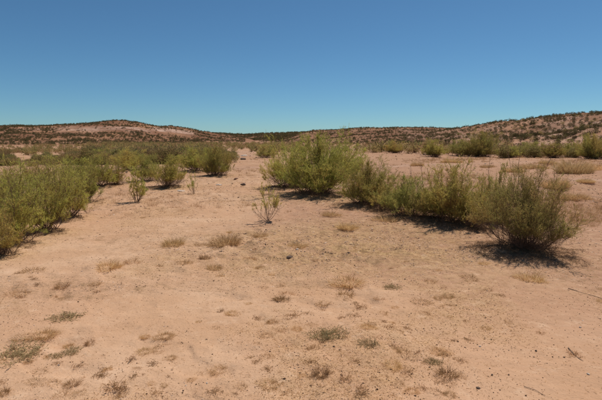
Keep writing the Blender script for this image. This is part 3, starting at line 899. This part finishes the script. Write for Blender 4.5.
for px, py, top, dx, seed, lab, leafy, host in ((488, 214, 152, 1, 11, 'tall straight dead stem', 3, (488, 222)), (515, 226, 143, 2, 12, 'tallest thin dead stem', 2, (522, 252)),
                                 (508, 226, 160, -2, 13, 'shorter thin dead stem left of the tallest one', 2, (522, 252)), (531, 224, 158, 18, 14, 'thin dead stem leaning to the right', 5, (522, 252)),
                                 (424, 205, 166, -4, 15, 'thin dead stem rising above the leaves', 5, (408, 217)), (413, 206, 168, -3, 16, 'thin reddish stem rising above the leaves', 4, (408, 217))):
    x, y = spot(px, py)
    root = ROOTS[host]
    u = math.hypot(x, y) / F
    h = (py - top) * u
    g = ground_z(x, y)
    o = stick('dead_stem', [(x, y, g - 0.02), (x + dx * u * 0.4, y, g + h * 0.5), (x + dx * u, y + 0.05, g + h)], 0.007, 0.0025, lab, None, M_BARK, 5, leafy * 2, seed)
    o.parent = root
    o.matrix_parent_inverse = Matrix.LocRotScale(root.location, root.rotation_euler, root.scale).inverted()

# leafy upright wand right behind the nearest shrub
small('sapling', 'sapling', 499, 224, 16, 58, 'slender leafy upright sapling behind the nearest large olive shrub on its left', 'sapling', 3.3)

# ------------------------------------------------------------------ stones
def stone_mesh(name, seed, mat, sub=3, flat=0.55):
    bm = bmesh.new()
    bmesh.ops.create_icosphere(bm, subdivisions=sub, radius=0.5)
    co = np.array([v.co[:] for v in bm.verts])
    rng = np.random.default_rng(seed)
    for _ in range(9):                       # chip flat facets off
        n = unit(rng.normal(size=3)); c = 0.30 + 0.14 * rng.random()
        dd = co @ n
        co = co - np.where(dd > c, dd - c, 0)[:, None] * n
    co = co + unit(co) * (0.05 * fbm(co[:, 0] * 4 + seed, co[:, 1] * 4 + co[:, 2] * 3, seed, 3))[:, None]
    co[:, 2] *= flat
    for v, c in zip(bm.verts, co):
        v.co = c
    me = bpy.data.meshes.new(name); bm.to_mesh(me); bm.free()
    me.materials.append(mat)
    return me
STONES = [   # px, py, width px, material, flat, label
    (290, 257, 9, M_DARKSTONE, 0.5, 'dark stone half sunk in the sand left of centre'),
    (243, 160, 9, M_DARKSTONE, 0.6, 'dark rock on the flat beside pale slabs left of the tallest shrub'),
    (234, 158, 14, M_PALESTONE, 0.28, 'pale flat slab left of the dark rock on the flat'),
    (244, 156, 10, M_PALESTONE, 0.28, 'smaller pale slab behind the dark rock on the flat'),
    (181, 192, 11, M_PALESTONE, 0.3, 'pale flat stone at the right foot of the squat shrub'),
    (243, 185, 8, M_DARKSTONE, 0.6, 'dark clod on red soil left of the central shrubs'),
    (236, 181, 6, M_REDSTONE, 0.5, 'small reddish clod beside the dark clod'),
    (219, 186, 9, M_PALESTONE, 0.2, 'thin pale stone on the sand below the rounded bright green shrub'),
    (492, 377, 4, M_DARKSTONE, 0.7, 'small dark stone at the lower right right of the dark grass patch'),
    (478, 390, 7, M_DARKSTONE, 0.4, 'flat dark clod near the bottom right'),
    (536, 352, 4, M_DARKSTONE, 0.7, 'small dark stone on the pinkish sand at the right'),
    (580, 328, 4, M_PALESTONE, 0.6, 'small white stone at the right'),
    (588, 376, 5, M_PALESTONE, 0.6, 'small white stone at the far lower right'),
    (480, 348, 4, M_PALESTONE, 0.6, 'small white stone in the middle of the right foreground'),
    (334, 350, 4, M_DARKSTONE, 0.8, 'small round dark stone below the broad grey-green mat'),
    (59, 367, 4, M_PALESTONE, 0.6, 'small white stone in the left foreground'),
    (207, 387, 4, M_PALESTONE, 0.6, 'small white stone at the bottom left of the middle'),
    (297, 251, 5, M_PALESTONE, 0.5, 'pale pebble just above the dark stone'),
    (186, 389, 3, M_PALESTONE, 0.6, 'tiny white pebble near the bottom edge'),
    (405, 280, 4, M_DARKSTONE, 0.6, 'small dark stone right of the flat grey-green herb'),
]
for i, (px, py, wp, mat, flat, label) in enumerate(STONES):
    x, y = spot(px, py)
    u = math.hypot(math.hypot(x, y), CAM_H) / F
    s = wp * u * (0.8 if py < 260 else 0.58)
    o = link('stone', stone_mesh('stone', 200 + i, mat, 3, flat), None, (x, y, ground_z(x, y) + s * flat * 0.18), i * 1.7, (s, s * 0.8, s))
    tag(o, label, 'stone', 'stones on the valley floor')

# ------------------------------------------------------------------ loose clods, pebbles and plant litter (uncountable)
def scatter(n, seed, rmin, rmax, azmax, densfun, power=1.0):
    rng = np.random.default_rng(seed)
    out = []
    tot = 0
    while tot < n:
        m = n * 3
        r = rmin * (rmax / rmin) ** (rng.random(m) ** power)
        a = R(azmax) * (rng.random(m) * 2 - 1)
        x, y = r * np.sin(a), r * np.cos(a)
        keep = rng.random(m) < densfun(x, y)
        out.append(np.stack([x[keep], y[keep]], -1)); tot += int(keep.sum())
    return np.concatenate(out)[:n], rng

def clod_density(x, y):
    d = 0.10 + 0.9 * sstep(-0.05, 0.5, fbm(x / 1.5, y / 1.5, 107, 4)) + 0.25 * sstep(0.1, 0.4, fbm(x / 0.5, y / 0.5, 117, 3))
    return np.clip(d, 0, 1) * np.where(y > 0, 1, 0)

def build_clods():
    xy, rng = scatter(22000, 301, 2.2, 22.0, 40, clod_density)
    n = len(xy)
    z = height(xy[:, 0], xy[:, 1])
    size = 0.0018 + 0.0034 * rng.random(n) ** 3 + 0.006 * rng.random(n) ** 40
    size = size * (0.8 + 0.09 * np.hypot(xy[:, 0], xy[:, 1]))
    octa = np.array([[1, 0, 0], [0, 1, 0], [-1, 0, 0], [0, -1, 0], [0, 0, 0.7], [0, 0, -0.7]], float)
    of = np.array([[0, 1, 4], [1, 2, 4], [2, 3, 4], [3, 0, 4], [1, 0, 5], [2, 1, 5], [3, 2, 5], [0, 3, 5]])
    V = octa[None] * (size[:, None, None] * (0.6 + 0.8 * rng.random((n, 6, 1))))
    a = rng.random(n) * 6.283
    c, s = np.cos(a)[:, None], np.sin(a)[:, None]
    V = np.stack([V[..., 0] * c - V[..., 1] * s, V[..., 0] * s + V[..., 1] * c, V[..., 2]], -1)
    V = V + np.stack([xy[:, 0], xy[:, 1], z + size * 0.25], -1)[:, None]
    Fc = (of[None] + np.arange(n)[:, None, None] * 6).reshape(-1, 3)
    tint = np.where(rng.random(n) < 0.03, 1.0, 0.72 * rng.random(n) ** 0.8)
    o = link('pebbles', mesh_np('pebbles', V.reshape(-1, 3), Fc, M_CLOD, {'tint': np.repeat(tint, 6)}))
    tag(o, 'small clods and pebbles strewn over the sand', 'pebbles', kind='stuff')
build_clods()

def build_twig_litter():
    near = [(x, y, w, k) for k, x, y, w, h, l, px, py in shrub_rows if math.hypot(x, y) < 20]
    rng = np.random.default_rng(311)
    xy = []
    for sx, sy, w, k in near:
        m = int(2600 * min(w, 2.0)) if k == 'near' else int(1100 * min(w, 2.4))
        a = rng.random(m) * 6.283; q = w * 0.60 * rng.random(m) ** 0.65
        q = q * (0.6 + 0.7 * vnoise(a * 1.5, a * 0 + sx, 313))
        xy.append(np.column_stack([sx + q * np.cos(a) - 0.06 * w, sy + q * np.sin(a) * 0.9 - 0.10 * w]))
    xy = np.concatenate(xy); n = len(xy)
    clump = vnoise(xy[:, 0] * 5, xy[:, 1] * 5, 317)
    z = height(xy[:, 0], xy[:, 1]) + 0.003 + 0.03 * rng.random(n) * clump ** 2
    a = rng.random(n) * 6.283
    d = unit(np.stack([np.cos(a), np.sin(a), 0.4 * rng.normal(size=n) * 0.5], -1))
    l = 0.03 + 0.11 * rng.random(n) ** 2
    P = np.column_stack([xy, z])[:, None] + d[:, None] * l[:, None, None] * np.linspace(0, 1, 3)[None, :, None] + rng.normal(size=(n, 3, 3)) * 0.006
    V, Fc = tubes(P, np.full(n, 0.0022), np.full(n, 0.0012), 3)
    o = link('twig_litter', mesh_np('twig_litter', V, Fc, M_DEADTWIG))
    tag(o, 'dark dead twigs fallen in a mat under the shrubs', 'litter', kind='stuff')
build_twig_litter()

def build_litter():
    near = [(x, y, w) for k, x, y, w, h, l, px, py in shrub_rows if math.hypot(x, y) < 24]
    def dens(x, y):
        d = 0.05 + 0.32 * sstep(0.1, 0.5, fbm(x / 1.6, y / 1.6, 107, 4))
        for sx, sy, w in near:
            d = np.maximum(d, 0.95 * np.exp(-((x - sx) ** 2 + (y - sy + 0.1 * w) ** 2) / (0.55 * w) ** 2))
        gx, gy = spot(400, 240)
        d = np.maximum(d, 0.85 * np.exp(-(((x - gx) / 1.7) ** 2 + ((y - gy) / 1.5) ** 2)))
        return d
    xy, rng = scatter(60000, 303, 2.4, 24.0, 40, dens)
    n = len(xy)
    z = height(xy[:, 0], xy[:, 1]) + 0.003
    a = rng.random(n) * 6.283
    d = unit(np.stack([np.cos(a), np.sin(a), 0.25 * rng.random(n)], -1))
    dist = np.hypot(xy[:, 0], xy[:, 1])
    V, Fc = blades(np.column_stack([xy, z]), d, (0.012 + 0.035 * rng.random(n) ** 2) * (0.8 + 0.03 * dist), np.full(n, 0.0030) * (0.8 + 0.08 * dist), rng)
    # darker rotting twigs right under the shrubs
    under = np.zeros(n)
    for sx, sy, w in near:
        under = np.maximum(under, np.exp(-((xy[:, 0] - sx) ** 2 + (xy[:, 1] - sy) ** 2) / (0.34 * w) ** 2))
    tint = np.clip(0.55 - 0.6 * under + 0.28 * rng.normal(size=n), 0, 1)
    o = link('plant_litter', mesh_np('plant_litter', V, Fc, M_DARKSTRAW, {'tint': np.repeat(tint, 3)}))
    tag(o, 'fallen straw and twig litter on the sand below the shrubs', 'litter', kind='stuff')
build_litter()

# ------------------------------------------------------------------ far brush: valley thicket and hillside bushes
def bush_mesh(name, seed, H, W, n, leaf, mat, tint0=0.5, low=0.05):
    rng = np.random.default_rng(seed)
    nl = 9
    lc = np.stack([rng.normal(size=nl) * W * 0.20, rng.normal(size=nl) * W * 0.20, H * (0.25 + 0.45 * rng.random(nl))], -1)
    lr = W * (0.16 + 0.14 * rng.random(nl))
    i = rng.integers(0, nl, n)
    dirn = unit(rng.normal(size=(n, 3)))
    p = lc[i] + dirn * (lr[i] * (0.45 + 0.6 * rng.random(n)))[:, None]
    p[:, 2] = np.clip(p[:, 2], low * H, None)
    d = unit(dirn + np.array([0, 0, 0.7]) + rng.normal(size=(n, 3)) * 0.6)
    V, Fc = blades(p, d, leaf * (0.6 + 0.9 * rng.random(n)), leaf * 0.45 * (0.6 + 0.8 * rng.random(n)), rng)
    # stems
    m = 12
    q = lc[rng.integers(0, nl, m)]
    V2, F2 = blades(np.zeros((m, 3)) + np.array([0, 0, -0.04 * H]), unit(q), np.linalg.norm(q, axis=1) * 1.1, np.full(m, 0.05 * W), rng)
    tint = np.clip(np.concatenate([tint0 + 0.22 * rng.normal(size=n) + 0.2 * (rng.random(nl)[i] - 0.5), np.zeros(m)]), 0, 1)
    V = np.concatenate([V, V2]); Fc = np.concatenate([Fc, F2 + n * 3])
    return mesh_np(name, V, Fc, mat, {'tint': np.repeat(tint, 3)}), V, Fc, np.repeat(tint, 3)

VB = [bush_mesh('valley_bush_%s' % c, 400 + i, 1.5, 2.0, 2600, 0.13, M_LEAF_BRUSH, t) for i, (c, t) in enumerate((('a', 0.70), ('b', 0.45), ('c', 0.15), ('d', 0.55)))]
HB = [bush_mesh('hill_bush_%s' % c, 420 + i, 1.0, 1.5, 260, 0.20, M_LEAF_HILL, t) for i, (c, t) in enumerate((('a', 0.7), ('b', 0.5), ('c', 0.3)))]

def valley_brush():
    rng = np.random.default_rng(500)
    pts = []
    while len(pts) < 1500:
        px = rng.uniform(-60, 300)
        d = math.exp(rng.uniform(math.log(26), math.log(215)))
        # keep the open sand and the red bare strips clear
        a = float(bearing(px)); x, y = d * math.sin(a), d * math.cos(a)
        py = 140 + F * CAM_H / d
        lim = 163 if px < 235 else 150
        if py > lim: continue
        dens = 0.25 + 0.75 * float(sstep(-0.12, 0.25, fbm(np.array(x / 16), np.array(y / 11), 511, 3)))
        if px > 215: dens *= 0.55 if py < 148 else 0.15
        dens *= 1.0 if px > 100 else 0.04 + 0.55 * float(sstep(0.0, 0.16, fbm(np.array(x / 30), np.array(y / 7), 517, 2)))
        if px < 70 and d > 165: continue
        if rng.random() > dens: continue
        pts.append((x, y, d))
    k = 0
    while k < 420:                            # sparser brush right of centre
        px = rng.uniform(250, 640); d = math.exp(rng.uniform(math.log(52), math.log(175)))
        a = float(bearing(px)); x, y = d * math.sin(a), d * math.cos(a)
        if float(fbm(np.array(x / 9), np.array(y / 9), 513, 3)) < -0.02: continue
        pts.append((x, y, d)); k += 1
    for _ in range(46):                       # low scrub between the shrubs of the row below the right hill
        px = rng.uniform(408, 640); d = rng.uniform(44, 58)
        a = float(bearing(px)); pts.append((d * math.sin(a), d * math.cos(a), d))
    return pts, rng

def join_bushes(name, items, protos, mat, label):
    Vs, Fs, Ts = [], [], []; off = 0
    for pi, x, y, z, rz, sx, sz in items:
        _, V, Fc, T = protos[pi]
        c, s = math.cos(rz), math.sin(rz)
        W = np.column_stack([(V[:, 0] * c - V[:, 1] * s) * sx + x, (V[:, 0] * s + V[:, 1] * c) * sx + y, V[:, 2] * sz + z])
        Vs.append(W); Fs.append(Fc + off); Ts.append(T); off += len(W)
    o = link(name, mesh_np(name, np.concatenate(Vs), np.concatenate(Fs), mat, {'tint': np.concatenate(Ts)}))
    return tag(o, label, 'brush', kind='stuff')

pts, rng = valley_brush()
P = np.array(pts)
Zs = height(P[:, 0], P[:, 1])
order = np.argsort(P[:, 2])
rest = []; named = []
for n, i in enumerate(order):
    x, y, d = P[i]
    s = rng.uniform(0.32, 0.85) * (1.1 if x > 0 and d < 60 else 0.8 if x > 0 else 1.0) * (0.72 if column_of(x, y) < 90 else 1.0); sz = s * rng.uniform(0.7, 1.15)
    pi = int(rng.choice([0, 1, 2, 3], p=[0.3, 0.25, 0.2, 0.25]))
    rz = rng.random() * 6.28
    if n < 300:
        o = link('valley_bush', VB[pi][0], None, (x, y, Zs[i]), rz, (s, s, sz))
        col = column_of(x, y)
        look = ('tall ' if sz > 0.85 else 'low ' if sz < 0.55 else '') + ['olive green', 'dull olive', 'brown', 'greyish olive'][pi]
        if x < 0:
            tag(o, None, 'bush', 'bushes of the far valley thicket')
            dep = 'thicket front' if d < 50 else 'thicket middle' if d < 85 else 'thicket back'
            side = 'at picture edge' if col < 45 else 'above left bank' if col < 110 else 'above mid-left shrubs' if col < 190 else 'towards centre'
            named.append((o, '%s bush at far %s %s' % (look, dep, side), col))
        else:
            tag(o, None, 'bush', 'small bushes below the right-hand hills')
            side = 'behind the tallest central shrub' if col < 380 else 'left of the right hill' if col < 480 else 'below the right hill'
            named.append((o, '%s bush %s' % (look, side), col))
    else:
        rest.append((pi, x, y, Zs[i], rz, s, sz))
single_out(named)
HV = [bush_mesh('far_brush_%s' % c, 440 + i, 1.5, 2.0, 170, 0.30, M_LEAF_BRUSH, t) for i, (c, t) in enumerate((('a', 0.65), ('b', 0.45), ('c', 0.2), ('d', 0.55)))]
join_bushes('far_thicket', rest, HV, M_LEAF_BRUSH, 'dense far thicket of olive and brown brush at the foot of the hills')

def hill_points(ridge, n, p0, p1, seed, t0=0.02, t1=1.03, bare=0.0, patch=14.0, tpow=1.0):
    rng = np.random.default_rng(seed)
    out = []
    tot = 0
    while tot < n:
        m = n * 3
        a = rng.uniform(float(bearing(p0)), float(bearing(p1)), m)
        H, rc, rf = ridge.at(a)
        t = t0 + (t1 - t0) * rng.random(m) ** tpow
        r = rf + (rc - rf) * t
        x, y = r * np.sin(a), r * np.cos(a)
        dens = np.clip(0.5 + 0.8 * fbm(x / patch, y / patch, seed + 1, 3), 0.12, 1)
        if ridge is LEFT_RIDGE:               # the pale bare band carries little
            band = sstep(bearing(45), bearing(65), a) * (1 - sstep(bearing(190), bearing(205), a)) * sstep(0.38, 0.44, t) * (1 - sstep(0.68, 0.74, t))
            dens = dens * (1 - 0.93 * band)
        dens = np.where(t > 0.9, np.maximum(dens, 0.8), dens)
        k = rng.random(m) < dens
        # only where this ridge is the surface
        h = ridge.height(a, r, x, y)
        k &= h > height(x, y, False) - 0.2
        out.append(np.column_stack([x[k], y[k], r[k]])); tot += int(k.sum())
    return np.concatenate(out)[:n]

hp = [(hill_points(RIGHT_RIDGE, 1700, 425, 680, 601, patch=7), 0.66, 'r'),
      (hill_points(MID_RIDGE, 3600, 272, 540, 611, patch=9), 0.75, 'm'),
      (hill_points(LEFT_RIDGE, 6500, -90, 245, 621, patch=10), 0.72, 'l'),
      (hill_points(FAR_RIDGE, 5200, 150, 480, 631, t0=0.0, patch=30), 1.9, 'f')]
rows = []
rng = np.random.default_rng(650)
for pts, sc, key in hp:
    z = height(pts[:, 0], pts[:, 1])
    for (x, y, r), zz in zip(pts, z):
        s = sc * rng.uniform(0.45, 1.35)
        rows.append((s / r, key, int(rng.integers(0, 3)), x, y, zz - 0.04, rng.random() * 6.28, s, s * rng.uniform(0.7, 1.15)))
rows.sort(key=lambda q: -q[0])
HLAB = {'r': (RIGHT_RIDGE, 'stony right hill', 'bushes on the right-hand hill'), 'm': (MID_RIDGE, 'low ridge right of centre', 'bushes on the ridge right of centre'),
        'l': (LEFT_RIDGE, 'red-brown left ridge', 'bushes on the left ridge'), 'f': (FAR_RIDGE, 'farthest ridge', 'bushes on the farthest ridge')}
rest = []; named = []
for n, (_, key, pi, x, y, z, rz, s, sz) in enumerate(rows):
    if n < 300:
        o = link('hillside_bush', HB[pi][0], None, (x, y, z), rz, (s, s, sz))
        rd, place, grp = HLAB[key]
        tag(o, None, 'bush', grp)
        H_, rc_, rf_ = rd.at(math.atan2(x, y))
        t = (math.hypot(x, y) - rf_) / (rc_ - rf_)
        lev = 'at the foot of' if t < 0.2 else 'low on' if t < 0.4 else 'halfway up' if t < 0.6 else 'high on' if t < 0.82 else 'along the crest of'
        col = column_of(x, y)
        named.append((o, '%s%s bush %s %s%s' % ('broad ' if s > 1.1 else '', ['dark', 'dusky', 'brownish'][pi], lev, ('left part of ' if col < (530 if key == 'r' else 90) else 'right part of ') if key in 'rl' else '', place), col))
    else:
        rest.append((pi, x, y, z, rz, s, sz))
single_out(named)
HS = [bush_mesh('slope_brush_%s' % c, 460 + i, 1.0, 1.5, 70, 0.34, M_LEAF_HILL, t) for i, (c, t) in enumerate((('a', 0.7), ('b', 0.5), ('c', 0.3)))]
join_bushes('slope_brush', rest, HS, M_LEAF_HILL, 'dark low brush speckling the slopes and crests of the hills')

# loose rock on the slopes
def build_slope_rocks():
    V, Fs, off = [], [], 0
    rng = np.random.default_rng(700)
    base = []
    for i in range(4):
        me = stone_mesh('tmp', 710 + i, M_REDSTONE, 1, 0.6)
        co = np.array([v.co[:] for v in me.vertices]); fc = np.array([p.vertices[:] for p in me.polygons])
        base.append((co, fc)); bpy.data.meshes.remove(me)
    for ridge, n, p0, p1, sd, sc in ((RIGHT_RIDGE, 2200, 425, 680, 721, 0.5), (MID_RIDGE, 500, 300, 540, 723, 0.9), (LEFT_RIDGE, 900, -90, 245, 725, 0.9)):
        pts = hill_points(ridge, n, p0, p1, sd, 0.02, 1.0, patch=6)
        z = height(pts[:, 0], pts[:, 1])
        for (x, y, r), zz in zip(pts, z):
            co, fc = base[rng.integers(0, 4)]
            s = sc * (0.25 + 1.1 * rng.random() ** 3)
            a = rng.random() * 6.28; c, q = math.cos(a), math.sin(a)
            V.append(np.column_stack([(co[:, 0] * c - co[:, 1] * q) * s + x, (co[:, 0] * q + co[:, 1] * c) * s + y, co[:, 2] * s + zz + 0.1 * s]))
            Fs.append(fc + off); off += len(co)
    o = link('slope_rocks', mesh_np('slope_rocks', np.concatenate(V), np.concatenate(Fs), M_REDSTONE))
    tag(o, 'loose reddish rocks strewn over the hill slopes', 'rocks', kind='stuff')
build_slope_rocks()

def build_flat_stones():
    rng = np.random.default_rng(800)
    def dens(x, y):
        return np.clip(0.15 + 1.1 * sstep(-0.1, 0.4, fbm(x / 4, y / 4, 803, 4)), 0, 1) * (0.35 + 0.65 * sstep(-2, 4, x))
    xy, rng = scatter(9000, 801, 9.0, 110.0, 40, dens)
    n = len(xy)
    z = height(xy[:, 0], xy[:, 1])
    dist = np.hypot(xy[:, 0], xy[:, 1])
    size = (0.006 + 0.020 * rng.random(n) ** 4) * np.clip(dist / 16, 0.7, 4)
    me = stone_mesh('tmp', 809, M_REDSTONE, 1, 0.6)
    co = np.array([v.co[:] for v in me.vertices]) * 2; fc = np.array([p.vertices[:] for p in me.polygons]); bpy.data.meshes.remove(me)
    a = rng.random(n) * 6.283; c, q = np.cos(a)[:, None], np.sin(a)[:, None]
    V = np.stack([co[None, :, 0] * c - co[None, :, 1] * q, co[None, :, 0] * q + co[None, :, 1] * c, np.broadcast_to(co[None, :, 2], (n, len(co)))], -1) * size[:, None, None]
    V = V * (0.7 + 0.6 * rng.random((n, 1, 3))) + np.column_stack([xy, z + size * 0.2])[:, None]
    Fc = (fc[None] + np.arange(n)[:, None, None] * len(co)).reshape(-1, 3)
    tint = np.where(rng.random(n) < 0.12, 0.95, 0.15 + 0.55 * rng.random(n))
    o = link('flat_stones', mesh_np('flat_stones', V.reshape(-1, 3), Fc, M_CLOD, {'tint': np.repeat(tint, len(co))}))
    tag(o, 'small stones and clods strewn over the far sand flat', 'stones', kind='stuff')
build_flat_stones()

def build_dry_grass():
    def dens(x, y):
        return np.clip(1.2 * sstep(0.0, 0.45, fbm(x / 5, y / 4, 813, 4)), 0, 1) * (0.25 + 0.75 * sstep(0, 5, x))
    xy, rng = scatter(3200, 811, 11.0, 75.0, 40, dens)
    z = height(xy[:, 0], xy[:, 1])
    n = len(xy); k = 36
    rad = (0.05 + 0.16 * rng.random(n) ** 2)
    a = rng.random((n, k)) * 6.283; q = rad[:, None] * np.sqrt(rng.random((n, k)))
    b = np.stack([xy[:, :1] + q * np.cos(a), xy[:, 1:] + q * np.sin(a), z[:, None] + 0 * a - 0.005], -1).reshape(-1, 3)
    th = 0.2 + 0.9 * rng.random(n * k); az = a.ravel() + rng.normal(size=n * k) * 0.8
    d = np.stack([np.sin(th) * np.cos(az), np.sin(th) * np.sin(az), np.cos(th)], -1)
    l = np.repeat(rad, k) * (0.5 + 0.9 * rng.random(n * k))
    w = 0.0025 * np.clip(np.repeat(np.hypot(xy[:, 0], xy[:, 1]), k) / 9, 1, 5)
    V, Fc = blades(b, d, l, w, rng)
    tint = np.repeat(np.clip(np.repeat(0.25 + 0.5 * rng.random(n), k) + 0.15 * rng.normal(size=n * k), 0, 1), 3)
    o = link('dry_grass', mesh_np('dry_grass', V, Fc, M_DARKSTRAW, {'tint': tint}))
    tag(o, 'sparse short dry grass scattered over the far sand flat', 'grass', kind='stuff')
build_dry_grass()

def build_crust():
    """broken flakes of dried soil skin, thickest on the littered ground round the right-hand shrubs"""
    def dens(x, y):
        d = np.exp(-(((x - LUMPY[0]) / 2.8) ** 2 + ((y - LUMPY[1]) / 2.0) ** 2)) + 0.7 * np.exp(-(((x + 0.6) / 2.4) ** 2 + ((y - 7.4) / 1.3) ** 2))
        d = d * sstep(-0.25, 0.2, fbm(x / 0.6, y / 0.4, 821, 3)) + 0.5 * sstep(0.12, 0.45, fbm(x / 1.9 + 0.5 * y, y / 0.9, 119, 4)) * sstep(-0.1, 0.3, fbm(x / 0.6, y / 0.4, 823, 3)) + 0.25 * sstep(9, 15, np.hypot(x, y))
        return np.clip(d, 0, 1)
    xy, rng = scatter(16000, 825, 2.6, 24.0, 38, dens)
    n = len(xy); k = 6
    z = height(xy[:, 0], xy[:, 1])
    size = (0.005 + 0.013 * rng.random(n) ** 3) * np.clip(np.hypot(xy[:, 0], xy[:, 1]) / 7, 0.7, 2.2)
    a = (np.arange(k)[None] + 0.7 * rng.random((n, k))) * 6.283 / k
    q = size[:, None] * (0.6 + 0.6 * rng.random((n, k)))
    tx, ty = rng.normal(size=(n, 1)) * 0.16, rng.normal(size=(n, 1)) * 0.16
    px_, py_ = q * np.cos(a) * 1.3, q * np.sin(a)
    th = (size * (0.10 + 0.16 * rng.random(n)))[:, None]
    top = np.stack([xy[:, :1] + px_ * 0.85, xy[:, 1:] + py_ * 0.85, z[:, None] + th + px_ * tx + py_ * ty], -1)
    bot = np.stack([xy[:, :1] + px_, xy[:, 1:] + py_, z[:, None] - 0.004 + px_ * tx * 0.5], -1)
    V = np.concatenate([top, bot], 1).reshape(-1, 3)
    f = [[0, i, i + 1] for i in range(1, k - 1)] + [[i, k + i, (i + 1) % k] for i in range(k)] + [[(i + 1) % k, k + i, k + (i + 1) % k] for i in range(k)]
    Fc = (np.array(f)[None] + np.arange(n)[:, None, None] * 2 * k).reshape(-1, 3)
    tint = np.clip(0.66 + 0.10 * rng.normal(size=n), 0.3, 0.85)
    o = link('soil_crust', mesh_np('soil_crust', V, Fc, M_CLOD, {'tint': np.repeat(tint, 2 * k)}))
    tag(o, 'broken flakes of dry soil crust on the littered sand', 'soil crust', kind='stuff')
build_crust()
